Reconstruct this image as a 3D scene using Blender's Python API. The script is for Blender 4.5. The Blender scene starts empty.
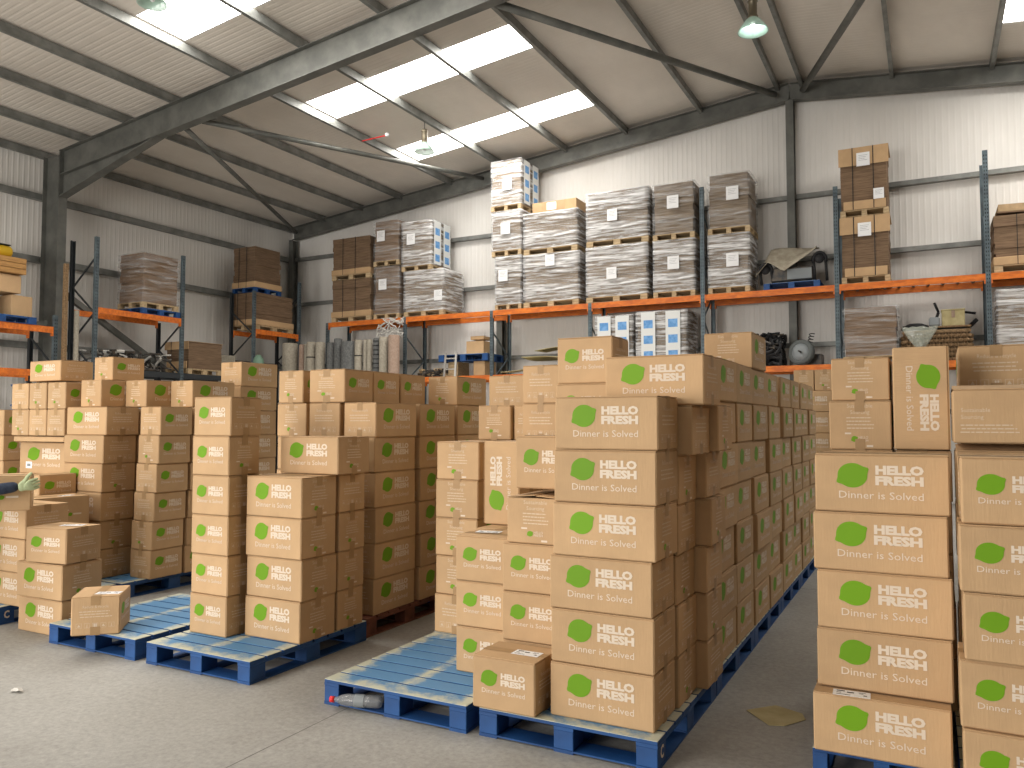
import bpy, math, random
from mathutils import Vector, Matrix, Euler, noise
R = math.radians
rnd = random.Random(7)
C = bpy.context.scene.collection
SC = bpy.context.scene

# ------------------------------------------------------------------ camera, light, exposure
cam = bpy.data.cameras.new('camera'); cam_o = bpy.data.objects.new('camera', cam); C.objects.link(cam_o)
cam.sensor_width = 36; cam.lens = 36 * 790 / 1024; cam.clip_end = 200
cam_o.location = (0, 0, 1.7); cam_o.rotation_euler = (R(92.75), 0, R(27.8))
SC.camera = cam_o
SC.view_settings.view_transform = 'Standard'; SC.view_settings.look = 'None'
SC.view_settings.gamma = 1; SC.view_settings.use_curve_mapping = False
SC.view_settings.exposure = 0.16
w = bpy.data.worlds.new('daylight'); SC.world = w; w.use_nodes = True
bgn = w.node_tree.nodes['Background']; bgn.inputs[0].default_value = (1, .97, .92, 1); bgn.inputs[1].default_value = .5

def area(name, loc, rot, sx, sy, power, col=(1, 1, 1)):
    l = bpy.data.lights.new(name, 'AREA'); l.shape = 'RECTANGLE'; l.size = sx; l.size_y = sy
    l.energy = power; l.color = col
    o = bpy.data.objects.new(name, l); o.location = loc; o.rotation_euler = rot; C.objects.link(o); return o
# daylight through the two loading doors in the wall behind the camera
area('door_daylight', (-6.2, -7.2, 2.8), (R(90), 0, 0), 4.6, 5.0, 900, (1, .965, .91))
area('door_daylight', (-13.5, -7.2, 2.8), (R(90), 0, R(-12)), 5.0, 5.0, 560, (1, .965, .91))
SKY_STRENGTH = 15.0

# ------------------------------------------------------------------ materials
def newmat(name):
    m = bpy.data.materials.new(name); m.use_nodes = True
    return m, m.node_tree, m.node_tree.nodes['Principled BSDF']
def N(t, kind, **kw):
    n = t.nodes.new(kind)
    for k, v in kw.items():
        if k.startswith('i_'): n.inputs[k[2:].replace('_', ' ')].default_value = v
        else: setattr(n, k, v)
    return n
def mat(name, col, rough=.7, metal=0., var=.0, scale=6., stretch=(1, 1, 1), col2=None, bump=0., bscale=40., bstretch=(1, 1, 1), rand=0., spec=.3):
    m, t, p = newmat(name)
    p.inputs['Base Color'].default_value = (*col, 1); p.inputs['Roughness'].default_value = rough
    p.inputs['Metallic'].default_value = metal; p.inputs['Specular IOR Level'].default_value = spec
    out = None
    tc = N(t, 'ShaderNodeTexCoord')
    if var > 0 or col2:
        mp = N(t, 'ShaderNodeMapping'); mp.inputs['Scale'].default_value = stretch
        t.links.new(tc.outputs['Object'], mp.inputs[0])
        nz = N(t, 'ShaderNodeTexNoise', i_Scale=scale, i_Detail=5., i_Roughness=.6); t.links.new(mp.outputs[0], nz.inputs['Vector'])
        rp = N(t, 'ShaderNodeValToRGB')
        c2 = col2 or tuple(c * (1 - var) for c in col)
        rp.color_ramp.elements[0].position = .38; rp.color_ramp.elements[1].position = .64
        rp.color_ramp.elements[0].color = (*c2, 1); rp.color_ramp.elements[1].color = (*col, 1)
        t.links.new(nz.outputs['Fac'], rp.inputs[0]); out = rp.outputs[0]
    if rand > 0:
        oi = N(t, 'ShaderNodeObjectInfo'); mr = N(t, 'ShaderNodeMapRange', i_To_Min=1 - rand, i_To_Max=1 + rand)
        t.links.new(oi.outputs['Random'], mr.inputs[0])
        hs = N(t, 'ShaderNodeHueSaturation'); t.links.new(mr.outputs[0], hs.inputs['Value'])
        if out: t.links.new(out, hs.inputs['Color'])
        else: hs.inputs['Color'].default_value = (*col, 1)
        out = hs.outputs[0]
    if out: t.links.new(out, p.inputs['Base Color'])
    if bump > 0:
        mp = N(t, 'ShaderNodeMapping'); mp.inputs['Scale'].default_value = bstretch
        t.links.new(tc.outputs['Object'], mp.inputs[0])
        nz = N(t, 'ShaderNodeTexNoise', i_Scale=bscale, i_Detail=3.); t.links.new(mp.outputs[0], nz.inputs['Vector'])
        b = N(t, 'ShaderNodeBump', i_Strength=bump, i_Distance=.02); t.links.new(nz.outputs['Fac'], b.inputs['Height'])
        t.links.new(b.outputs[0], p.inputs['Normal'])
    return m
M = {}
M['card'] = mat('cardboard', (.57, .375, .205), .75, var=.12, scale=3, bump=.12, bscale=30, bstretch=(4, 4, .4), rand=.07)
M['card_inner'] = mat('cardboard_edge', (.50, .35, .20), .85, var=.2, scale=9)
M['ink'] = mat('white_ink', (.74, .63, .51), .7)
M['ink_dim'] = mat('pale_ink', (.68, .55, .40), .7)
M['green'] = mat('leaf_green_ink', (.15, .33, .006), .6, rand=.1)
M['tape'] = mat('parcel_tape', (.40, .25, .12), .5, var=.1, scale=12, spec=.3)
M['paper'] = mat('label_paper', (.85, .85, .86), .6)
M['black_print'] = mat('black_print', (.03, .03, .035), .6)
M['wood'] = mat('pallet_timber', (.58, .44, .27), .8, col2=(.38, .27, .15), scale=5, stretch=(1, 6, 6), rand=.1)
M['redwood'] = mat('red_stained_timber', (.20, .075, .045), .8, col2=(.11, .04, .025), scale=6)
M['steel'] = mat('dark_painted_steel', (.165, .165, .15), .55, metal=.2, col2=(.105, .108, .098), scale=2.5, spec=.5)
M['galv'] = mat('galvanised_steel', (.27, .275, .26), .5, metal=.3, col2=(.17, .175, .165), scale=3, spec=.5)
M['upright'] = mat('rack_blue_grey_steel', (.13, .17, .19), .5, metal=.3, col2=(.08, .10, .115), scale=4)
M['upright_dark'] = mat('rack_dark_steel', (.045, .05, .055), .5, metal=.3)
M['slot'] = mat('punched_hole', (.01, .01, .01), .9)
M['orange'] = mat('orange_rack_paint', (.78, .21, .03), .5, col2=(.55, .13, .025), scale=5, stretch=(1, 3, 3))
M['wall'] = mat('wall_liner', (.82, .795, .76), .55, col2=(.73, .705, .67), scale=.7, stretch=(1, 1, .35))
M['block'] = mat('low_bounce_wall_grey', (.46, .43, .39), .9, col2=(.38, .36, .33), scale=3)  # made-up grey for unseen walls, dark to cut light bounced onto aisle faces
M['ceil'] = mat('roof_liner', (.80, .74, .67), .6, col2=(.68, .625, .56), scale=.5, stretch=(1, .5, 1))
M['black'] = mat('black_rubber', (.02, .02, .022), .6)
M['darkmetal'] = mat('dark_machine_metal', (.05, .052, .055), .45, metal=.5, col2=(.12, .10, .08), scale=8)
M['grey'] = mat('grey_plastic', (.25, .27, .28), .5)
M['canvas'] = mat('canvas_cloth', (.40, .36, .28), .95, col2=(.30, .26, .20), scale=8, bump=.3, bscale=25)
M['brown_stack'] = mat('dark_flat_cardboard', (.24, .155, .095), .9, col2=(.14, .09, .055), scale=3, stretch=(1, 1, 22), rand=.08)
M['grey_stack'] = mat('wrapped_cardboard_edges', (.30, .23, .16), .85, col2=(.14, .10, .065), scale=2.2, stretch=(1, 1, 18), rand=.12)
M['blue_print'] = mat('blue_carton_print', (.10, .28, .60), .6, col2=(.2, .42, .75), scale=14)
M['white_carton'] = mat('white_carton', (.74, .75, .74), .6)
M['carpet1'] = mat('carpet_back_beige', (.40, .36, .29), .95, col2=(.30, .27, .22), scale=20)
M['carpet2'] = mat('carpet_grey', (.16, .165, .16), .95, col2=(.10, .10, .10), scale=20)
M['carpet3'] = mat('carpet_pink_brown', (.38, .28, .22), .95, col2=(.30, .21, .16), scale=20)
M['teal'] = mat('pale_green_plastic', (.16, .26, .19), .6)
M['wicker'] = mat('wicker', (.30, .19, .10), .7, col2=(.16, .10, .05), scale=30)
M['yellow'] = mat('yellow_plastic', (.80, .50, .03), .5)
M['orangewood'] = mat('varnished_crate', (.58, .32, .11), .6, col2=(.42, .22, .08), scale=5, stretch=(5, 1, 5))
M['navy'] = mat('navy_fleece', (.02, .028, .05), .95, col2=(.05, .065, .1), scale=14)
M['trouser'] = mat('dark_trousers', (.03, .032, .038), .9)
M['glove'] = mat('pale_green_glove', (.52, .60, .36), .85, col2=(.42, .50, .30), scale=30)
M['skin'] = mat('skin', (.55, .35, .26), .6)
M['hair'] = mat('brown_hair', (.05, .03, .02), .8)
M['boot'] = mat('boot_leather', (.03, .02, .015), .6)
M['bluesteel'] = mat('blue_steel_rail', (.04, .10, .24), .5)
M['red'] = mat('red_plastic', (.75, .03, .03), .4)
M['scrap'] = mat('old_card_scrap', (.52, .45, .25), .9, col2=(.42, .35, .18), scale=6)
M['shred'] = mat('torn_film', (.62, .60, .56), .5)
M['alu'] = mat('aluminium', (.62, .60, .57), .4, metal=.6)
M['brass'] = mat('lamp_housing', (.20, .17, .12), .4, metal=.6)

def blue_pallet():
    m, t, p = newmat('blue_pallet_paint')
    tc = N(t, 'ShaderNodeTexCoord'); sp = N(t, 'ShaderNodeSeparateXYZ'); t.links.new(tc.outputs['Object'], sp.inputs[0])
    def math_(op, a, b=None, v=None):
        n = N(t, 'ShaderNodeMath', operation=op)
        t.links.new(a, n.inputs[0])
        if b is not None: t.links.new(b, n.inputs[1])
        elif v is not None: n.inputs[1].default_value = v
        return n.outputs[0]
    # wear: the paint is rubbed off along the two outer runners, the middle one and the lead board
    ax = math_('ABSOLUTE', sp.outputs[0])
    edge = math_('SUBTRACT', ax, v=.42); edge = math_('MULTIPLY', edge, v=14.)
    mid = math_('MULTIPLY', ax, v=-16.); mid = math_('ADD', mid, v=.55)
    ay = math_('ABSOLUTE', sp.outputs[1]); ay = math_('SUBTRACT', ay, v=.53); ay = math_('MULTIPLY', ay, v=9.)
    mx = math_('MAXIMUM', edge, mid); mx = math_('MAXIMUM', mx, ay)
    nz = N(t, 'ShaderNodeTexNoise', i_Scale=9., i_Detail=6., i_Roughness=.7); t.links.new(tc.outputs['Object'], nz.inputs['Vector'])
    nn = math_('SUBTRACT', nz.outputs['Fac'], v=.40); nn = math_('MULTIPLY', nn, v=4.)
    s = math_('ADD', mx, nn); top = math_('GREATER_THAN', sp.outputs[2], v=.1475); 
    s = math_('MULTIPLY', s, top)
    cl = N(t, 'ShaderNodeClamp'); t.links.new(s, cl.inputs[0])
    edgew = math_('SUBTRACT', nz.outputs['Fac'], v=.66); edgew = math_('MULTIPLY', edgew, v=9.)
    cl2 = N(t, 'ShaderNodeClamp'); t.links.new(edgew, cl2.inputs[0])
    nz2 = N(t, 'ShaderNodeTexNoise', i_Scale=4., i_Detail=4.); t.links.new(tc.outputs['Object'], nz2.inputs['Vector'])
    rp = N(t, 'ShaderNodeValToRGB'); rp.color_ramp.elements[0].position = .35; rp.color_ramp.elements[1].position = .7
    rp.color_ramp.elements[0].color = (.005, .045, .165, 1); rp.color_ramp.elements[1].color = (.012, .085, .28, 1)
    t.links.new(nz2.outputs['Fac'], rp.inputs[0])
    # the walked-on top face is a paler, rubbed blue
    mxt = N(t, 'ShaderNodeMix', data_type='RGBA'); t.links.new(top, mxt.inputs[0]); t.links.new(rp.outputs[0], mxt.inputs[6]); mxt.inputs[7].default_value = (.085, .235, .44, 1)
    mc = N(t, 'ShaderNodeMix', data_type='RGBA'); t.links.new(cl.outputs[0], mc.inputs[0]); t.links.new(mxt.outputs[2], mc.inputs[6]); mc.inputs[7].default_value = (.52, .53, .42, 1)
    md = N(t, 'ShaderNodeMix', data_type='RGBA'); t.links.new(cl2.outputs[0], md.inputs[0]); t.links.new(mc.outputs[2], md.inputs[6]); md.inputs[7].default_value = (.38, .38, .34, 1)
    t.links.new(md.outputs[2], p.inputs['Base Color']); p.inputs['Roughness'].default_value = .6
    return m
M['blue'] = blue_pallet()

def concrete():
    m, t, p = newmat('concrete_floor')
    tc = N(t, 'ShaderNodeTexCoord')
    a = N(t, 'ShaderNodeTexNoise', i_Scale=.55, i_Detail=7., i_Roughness=.62); t.links.new(tc.outputs['Object'], a.inputs['Vector'])
    b = N(t, 'ShaderNodeTexNoise', i_Scale=28., i_Detail=6., i_Roughness=.75); t.links.new(tc.outputs['Object'], b.inputs['Vector'])
    r1 = N(t, 'ShaderNodeValToRGB'); r1.color_ramp.elements[0].position = .32; r1.color_ramp.elements[1].position = .60
    r1.color_ramp.elements[0].color = (.29, .275, .25, 1); r1.color_ramp.elements[1].color = (.42, .41, .385, 1)
    t.links.new(a.outputs['Fac'], r1.inputs[0])
    r2 = N(t, 'ShaderNodeValToRGB'); r2.color_ramp.elements[0].position = .3; r2.color_ramp.elements[1].position = .7
    r2.color_ramp.elements[0].color = (.72, .72, .72, 1); r2.color_ramp.elements[1].color = (1.12, 1.12, 1.12, 1)
    t.links.new(b.outputs['Fac'], r2.inputs[0])
    mx = N(t, 'ShaderNodeMix', data_type='RGBA', blend_type='MULTIPLY'); mx.inputs[0].default_value = 1
    t.links.new(r1.outputs[0], mx.inputs[6]); t.links.new(r2.outputs[0], mx.inputs[7])
    t.links.new(mx.outputs[2], p.inputs['Base Color'])
    p.inputs['Roughness'].default_value = .7
    bp = N(t, 'ShaderNodeBump', i_Strength=.25, i_Distance=.01); t.links.new(b.outputs['Fac'], bp.inputs['Height']); t.links.new(bp.outputs[0], p.inputs['Normal'])
    return m
M['concrete'] = concrete()
M['joint'] = mat('floor_joint', (.16, .155, .145), 1., spec=0.)

def film(name, lo, hi, col=(.86, .86, .87)):
    m, t, p = newmat(name)
    p.inputs['Base Color'].default_value = (*col, 1); p.inputs['Roughness'].default_value = .28; p.inputs['Specular IOR Level'].default_value = .8
    tc = N(t, 'ShaderNodeTexCoord'); mp = N(t, 'ShaderNodeMapping'); mp.inputs['Scale'].default_value = (.55, .55, 7.)
    t.links.new(tc.outputs['Object'], mp.inputs[0])
    nz = N(t, 'ShaderNodeTexNoise', i_Scale=2.4, i_Detail=5., i_Roughness=.6, i_Distortion=.5); t.links.new(mp.outputs[0], nz.inputs['Vector'])
    mr = N(t, 'ShaderNodeMapRange', i_From_Min=.42, i_From_Max=.66, i_To_Min=lo, i_To_Max=hi); t.links.new(nz.outputs['Fac'], mr.inputs[0])
    b = N(t, 'ShaderNodeBump', i_Strength=.5, i_Distance=.04); t.links.new(nz.outputs['Fac'], b.inputs['Height']); t.links.new(b.outputs[0], p.inputs['Normal'])
    tr = N(t, 'ShaderNodeBsdfTransparent'); ms = N(t, 'ShaderNodeMixShader')
    t.links.new(mr.outputs[0], ms.inputs[0]); t.links.new(tr.outputs[0], ms.inputs[1]); t.links.new(p.outputs[0], ms.inputs[2])
    t.links.new(ms.outputs[0], t.nodes['Material Output'].inputs[0])
    return m
M['film'] = film('stretch_film', .07, .90)
M['film_thin'] = film('thin_stretch_film', .02, .34)
def emis(name, col, s):
    m, t, p = newmat(name); e = N(t, 'ShaderNodeEmission'); e.inputs[0].default_value = (*col, 1); e.inputs[1].default_value = s
    t.links.new(e.outputs[0], t.nodes['Material Output'].inputs[0]); return m
M['sky_panel'] = emis('rooflight_daylight', (1, .965, .90), SKY_STRENGTH)
M['bulb'] = emis('lamp_bulb', (.95, 1, .95), 25)
def glassmat(name, col, alpha):
    m, t, p = newmat(name); p.inputs['Base Color'].default_value = (*col, 1); p.inputs['Roughness'].default_value = .15
    tr = N(t, 'ShaderNodeBsdfTransparent'); ms = N(t, 'ShaderNodeMixShader'); ms.inputs[0].default_value = alpha
    t.links.new(tr.outputs[0], ms.inputs[1]); t.links.new(p.outputs[0], ms.inputs[2]); t.links.new(ms.outputs[0], t.nodes['Material Output'].inputs[0]); return m
M['lampglass'] = glassmat('prismatic_lamp_glass', (.55, .75, .66), .85)
M['pet'] = glassmat('clear_bottle_plastic', (.35, .36, .37), .45)
M['tyre'] = mat('dark_grey_tyre', (.10, .11, .108), .6)
M['bag'] = glassmat('clear_bag_film', (.55, .58, .50), .38)

# ------------------------------------------------------------------ mesh builder and tagging
class MB:
    def __init__(s): s.v = []; s.f = []; s.m = []; s.mats = []; s.smooth = []
    def mi(s, name):
        if name not in s.mats: s.mats.append(name)
        return s.mats.index(name)
    def add(s, vs, fs, mname, T=None, smooth=False):
        b = len(s.v); i = s.mi(mname)
        for v in vs: s.v.append(tuple(T @ Vector(v)) if T else tuple(v))
        for f in fs: s.f.append([b + k for k in f]); s.m.append(i); s.smooth.append(smooth)
        return s
    def box(s, x0, x1, y0, y1, z0, z1, m, T=None, b=0.):
        if b <= 0:
            vs = [(x, y, z) for z in (z0, z1) for y in (y0, y1) for x in (x0, x1)]
            return s.add(vs, [(0, 2, 3, 1), (4, 5, 7, 6), (0, 1, 5, 4), (2, 6, 7, 3), (0, 4, 6, 2), (1, 3, 7, 5)], m, T)
        c = ((x0 + x1) / 2, (y0 + y1) / 2, (z0 + z1) / 2); h = ((x1 - x0) / 2, (y1 - y0) / 2, (z1 - z0) / 2)
        vs = []; idx = {}
        for sx in (-1, 1):
            for sy in (-1, 1):
                for sz in (-1, 1):
                    for a in range(3):
                        S = (sx, sy, sz)
                        p = [c[k] + S[k] * (h[k] if k == a else h[k] - b) for k in range(3)]
                        idx[(sx, sy, sz, a)] = len(vs); vs.append(p)
        fs = []
        for a in range(3):
            u, w_ = (a + 1) % 3, (a + 2) % 3
            for sg in (-1, 1):
                q = []
                for (su, sw) in ((-1, -1), (1, -1), (1, 1), (-1, 1)):
                    S = [0, 0, 0]; S[a] = sg; S[u] = su; S[w_] = sw; q.append(idx[(*S, a)])
                fs.append(q if sg > 0 else q[::-1])
        for a in range(3):       # edges along axis a
            u, w_ = (a + 1) % 3, (a + 2) % 3
            for su in (-1, 1):
                for sw in (-1, 1):
                    S0 = [0, 0, 0]; S0[a] = -1; S0[u] = su; S0[w_] = sw; S1 = list(S0); S1[a] = 1
                    q = [idx[(*S0, u)], idx[(*S1, u)], idx[(*S1, w_)], idx[(*S0, w_)]]
                    fs.append(q if su * sw < 0 else q[::-1])
        for sx in (-1, 1):
            for sy in (-1, 1):
                for sz in (-1, 1):
                    q = [idx[(sx, sy, sz, 0)], idx[(sx, sy, sz, 1)], idx[(sx, sy, sz, 2)]]
                    fs.append(q if sx * sy * sz > 0 else q[::-1])
        return s.add(vs, fs, m, T)
    def tube(s, pts, r, m, n=8, T=None, cap=True):
        pts = [Vector(p) for p in pts]; vs = []; fs = []
        rr = r if isinstance(r, (list, tuple)) else [r] * len(pts)
        prev = None
        for i, p in enumerate(pts):
            d = (pts[min(i + 1, len(pts) - 1)] - pts[max(i - 1, 0)])
            if d.length < 1e-9: d = Vector((0, 0, 1))
            d.normalize()
            if prev is None:
                a = d.cross(Vector((0, 0, 1)));
                if a.length < .05: a = d.cross(Vector((1, 0, 0)))
            else:
                a = prev - d * prev.dot(d)
                if a.length < 1e-4: a = d.cross(Vector((1, 0, 0)))
            a.normalize(); prev = a; b = d.cross(a)
            for k in range(n):
                t = 2 * math.pi * k / n; vs.append(p + (a * math.cos(t) + b * math.sin(t)) * rr[i])
        for i in range(len(pts) - 1):
            for k in range(n):
                k2 = (k + 1) % n; fs.append((i * n + k, i * n + k2, (i + 1) * n + k2, (i + 1) * n + k))
        if cap: fs.append(tuple(range(n))[::-1]); fs.append(tuple((len(pts) - 1) * n + k for k in range(n)))
        return s.add(vs, fs, m, T, smooth=n > 6)
    def lathe(s, prof, m, n=24, T=None):
        vs = []; fs = []
        for (r, z) in prof:
            for k in range(n):
                t = 2 * math.pi * k / n; vs.append((r * math.cos(t), r * math.sin(t), z))
        for i in range(len(prof) - 1):
            for k in range(n):
                k2 = (k + 1) % n; fs.append((i * n + k, i * n + k2, (i + 1) * n + k2, (i + 1) * n + k))
        return s.add(vs, fs, m, T, smooth=True)
    def bar(s, p0, p1, w_, h_, m, up=(0, 0, 1)):
        p0 = Vector(p0); p1 = Vector(p1); d = p1 - p0; L = d.length; d.normalize(); up = Vector(up)
        x = d.cross(up)
        if x.length < 1e-4: x = d.cross(Vector((1, 0, 0)))
        x.normalize(); z = x.cross(d)
        T = Matrix((( x.x, d.x, z.x, p0.x), (x.y, d.y, z.y, p0.y), (x.z, d.z, z.z, p0.z), (0, 0, 0, 1)))
        return s.box(-w_ / 2, w_ / 2, 0, L, -h_ / 2, h_ / 2, m, T)
    def ibeam(s, p0, p1, w_, h_, m, up=(0, 0, 1), t=.014):
        p0 = Vector(p0); p1 = Vector(p1); d = p1 - p0; L = d.length; d.normalize(); up = Vector(up)
        x = d.cross(up); x.normalize(); z = x.cross(d)
        T = Matrix((( x.x, d.x, z.x, p0.x), (x.y, d.y, z.y, p0.y), (x.z, d.z, z.z, p0.z), (0, 0, 0, 1)))
        s.box(-w_ / 2, w_ / 2, 0, L, h_ / 2 - t, h_ / 2, m, T); s.box(-w_ / 2, w_ / 2, 0, L, -h_ / 2, -h_ / 2 + t, m, T)
        return s.box(-t / 3, t / 3, 0, L, -h_ / 2 + t, h_ / 2 - t, m, T)
    def mesh(s, name):
        me = bpy.data.meshes.new(name); me.from_pydata(s.v, [], s.f)
        for mn in s.mats: me.materials.append(M[mn])
        me.polygons.foreach_set('material_index', s.m); me.polygons.foreach_set('use_smooth', s.smooth)
        me.update(); return me
    def build(s, name, parent=None, loc=(0, 0, 0), rot=(0, 0, 0)):
        return put(name, s.mesh(name), parent, loc, rot)
def put(name, me, parent=None, loc=(0, 0, 0), rot=(0, 0, 0)):
    o = bpy.data.objects.new(name, me); C.objects.link(o); o.location = loc; o.rotation_euler = rot
    if parent: o.parent = parent
    return o
def tag(o, label, cat, group=None, kind=None):
    if label: o['label'] = label
    if cat: o['category'] = cat
    if group: o['group'] = group
    if kind: o['kind'] = kind
    return o
def empty(name, loc, label, cat, rz=0, group=None):
    o = bpy.data.objects.new(name, None); C.objects.link(o); o.location = loc; o.rotation_euler = (0, 0, rz); o.empty_display_size = .1
    return tag(o, label, cat, group)
def struct(mb, name, label=None, cat='building structure'):
    o = mb.build(name); o['kind'] = 'structure'; o['category'] = cat
    if label: o['label'] = label
    return o
def copy_tree(o, parent=None):
    c = o.copy(); C.objects.link(c)
    if parent: c.parent = parent
    for ch in [x for x in o.children]:
        copy_tree(ch, c)
    return c

_tc = {}
def text2d(body, size, offset=0., align='CENTER', spacing=1., line=1.):
    key = (body, size, offset, align, spacing, line)
    if key in _tc: return _tc[key]
    cu = bpy.data.curves.new('t', 'FONT'); cu.body = body; cu.size = size; cu.offset = offset; cu.align_x = align
    cu.space_character = spacing; cu.space_line = line; cu.resolution_u = 2; cu.fill_mode = 'BOTH' if hasattr(cu, 'fill_mode') else cu.fill_mode
    cu.dimensions = '2D'
    o = bpy.data.objects.new('t', cu); C.objects.link(o)
    dg = bpy.context.evaluated_depsgraph_get(); me = bpy.data.meshes.new_from_object(o.evaluated_get(dg))
    r = ([v.co.copy() for v in me.vertices], [tuple(p.vertices) for p in me.polygons])
    bpy.data.objects.remove(o); bpy.data.curves.remove(cu); bpy.data.meshes.remove(me)
    _tc[key] = r; return r
def text(mb, T, body, size, m, x=0, y=0, width=None, offset=0., align='CENTER', line=1., spacing=1.):
    vs, fs = text2d(body, size, offset, align, spacing, line)
    if not vs: return
    sx = 1.
    if width:
        x0 = min(v.x for v in vs); x1 = max(v.x for v in vs); sx = width / (x1 - x0)
    mb.add([(v.x * sx + x, v.y + y, 0) for v in vs], fs, m, T)
def rect(mb, T, x0, x1, y0, y1, m): mb.add([(x0, y0, 0), (x1, y0, 0), (x1, y1, 0), (x0, y1, 0)], [(0, 1, 2, 3)], m, T)
def face_T(side, w_, d, h, off=.0012):
    # a 2-D frame lying on a side of a box that stands at the origin; x right, y up, origin at the face centre
    ang = {'front': 0, 'right': 90, 'back': 180, 'left': 270}[side]; dist = (d if side in ('front', 'back') else w_) / 2 + off
    return Matrix.Rotation(R(ang), 4, 'Z') @ Matrix.Translation((0, -dist, h / 2)) @ Matrix.Rotation(R(90), 4, 'X')

def leaf(mb, T, cx, cy, r):
    vs = []
    for k in range(45):
        a = 2 * math.pi * k / 45
        q = max(0, math.cos(a - R(28))) ** 40 + max(0, math.cos(a - R(208))) ** 40
        x = r * 1.08 * math.cos(a); y = r * .98 * math.sin(a)
        tx, ty = math.cos(R(28)), math.sin(R(28))
        sgn = 1 if math.cos(a - R(28)) > 0 else -1
        x += sgn * tx * r * .24 * q; y += sgn * ty * r * .24 * q
        vs.append((cx + x, cy + y, 0))
    mb.add(vs, [tuple(range(45))], 'green', T)
def logo(mb, T, s):
    # s = width of the whole logo block
    leaf(mb, T, -s * .325, s * .10, s * .165)
    text(mb, T, 'HELLO', s * .150, 'ink', x=s * .22, y=s * .125, width=s * .55, offset=s * .0085)
    text(mb, T, 'FRESH', s * .150, 'ink', x=s * .22, y=-s * .012, width=s * .55, offset=s * .0085)
    text(mb, T, 'Dinner is Solved', s * .135, 'ink', x=0, y=-s * .20, width=s * .98)
def para(mb, T, cx, y, w_, n, dy, seed, m='ink_dim'):
    q = random.Random(seed)
    for i in range(n):
        x = -w_ / 2 + q.uniform(0, .06) * w_; end = w_ / 2 - q.uniform(0, .15) * w_
        while x < end:
            L = q.uniform(.05, .16) * w_; rect(mb, T, cx + x, cx + min(x + L, end), y, y + dy * .32, m); x += L + .018 * w_
        y -= dy
def info_handle(mb, T, s):
    text(mb, T, 'Reduce & recycle', s * .085, 'ink_dim', y=s * .16, width=s * .46)
    para(mb, T, 0, s * .08, s * .60, 3, s * .055, 3)
    for i in range(5):
        x = (-2 + i) * s * .145; y = -s * .20; a = s * .05
        for (x0, x1, y0, y1) in ((-a, a, a * .9, a), (-a, a, -a, -a * .9), (-a, -a * .9, -a, a), (a * .9, a, -a, a)): rect(mb, T, x + x0, x + x1, y + y0, y + y1, 'ink_dim')
        if i == 2:
            rect(mb, T, x - a * .55, x - a * .1, y - a * .7, y + a * .7, 'ink'); rect(mb, T, x + a * .1, x + a * .55, y - a * .7, y + a * .7, 'ink')
        elif i in (0, 3):
            mb.add([(x - a * .6, y - a * .5, 0), (x + a * .6, y - a * .5, 0), (x, y + a * .6, 0)], [(0, 1, 2)], 'ink_dim', T)
        else:
            rect(mb, T, x - a * .1, x + a * .1, y - a * .6, y + a * .5, 'ink_dim'); rect(mb, T, x - a * .4, x + a * .4, y - a * .65, y - a * .5, 'ink_dim')
def info_source(mb, T, s):
    text(mb, T, 'Sustainable', s * .085, 'ink_dim', y=s * .26, width=s * .40); text(mb, T, 'Sourcing', s * .085, 'ink_dim', y=s * .165, width=s * .30)
    para(mb, T, 0, s * .10, s * .46, 4, s * .052, 5)
    rect(mb, T, -s * .24, -s * .14, -s * .14, -s * .115, 'ink')
    leaf(mb, T, -s * .09, -s * .21, s * .045)
    text(mb, T, 'HELLO', s * .055, 'ink', x=s * .05, y=-s * .205, width=s * .15); text(mb, T, 'FRESH', s * .055, 'ink', x=s * .05, y=-s * .25, width=s * .15)
    rect(mb, T, s * .10, s * .20, -s * .33, -s * .30, 'ink')

# ------------------------------------------------------------------ cardboard boxes
KIND = {'large': (.57, .37, .2795), 'small': (.38, .30, .2795), 'wide': (.57, .37, .2795)}
FT = .004
def box_meshes(kind):
    w_, d, h = KIND[kind]; out = {}
    mb = MB(); mb.box(-w_ / 2, w_ / 2, -d / 2, d / 2, 0, h - FT - .002, 'card', b=.007)
    ls = w_ * (.64 if kind != 'small' else .70)
    for sd in ('front', 'back'):
        T = face_T(sd, w_, d, h)
        if kind != 'wide': logo(mb, T, ls); continue
        text(mb, T, 'Sustainable', .030, 'ink_dim', x=-.25, y=.02, width=.13, align='LEFT'); text(mb, T, 'Sourcing', .030, 'ink_dim', x=-.25, y=-.015, width=.10, align='LEFT')
        para(mb, T, -.12, -.05, .27, 3, .018, 8); rect(mb, T, .03, .07, .005, .015, 'ink'); leaf(mb, T, .085, -.03, .018); rect(mb, T, .115, .2, -.035, -.02, 'ink')
    info_handle(mb, face_T('right', w_, d, h), min(d * 1.15, .4)); info_source(mb, face_T('left', w_, d, h), min(d * 1.1, .38))
    out['body'] = mb.mesh('cardboard_box')
    mb = MB(); mb.box(-w_ / 2 + .002, w_ / 2 - .002, 0, d / 2 - .004, 0, FT, 'card', b=.001); out['flap'] = mb.mesh('top_flap')
    t = .03
    for key, path in (('tape', [(-1, h - .065), (-1, h + .0004), (1, h + .0004), (1, h - .065)]), ('tape_low', [(-1, .06), (-1, -.0006), (1, -.0006), (1, .06)])):
        mb = MB(); X = w_ / 2 + .0013
        vs = [(sx * X, y, z) for (sx, z) in path for y in (-t, t)]
        mb.add(vs, [(2 * i, 2 * i + 2, 2 * i + 3, 2 * i + 1) for i in range(3)], 'tape')
        out[key] = mb.mesh('packing_tape')
    return out
BM = {k: box_meshes(k) for k in KIND}
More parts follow.
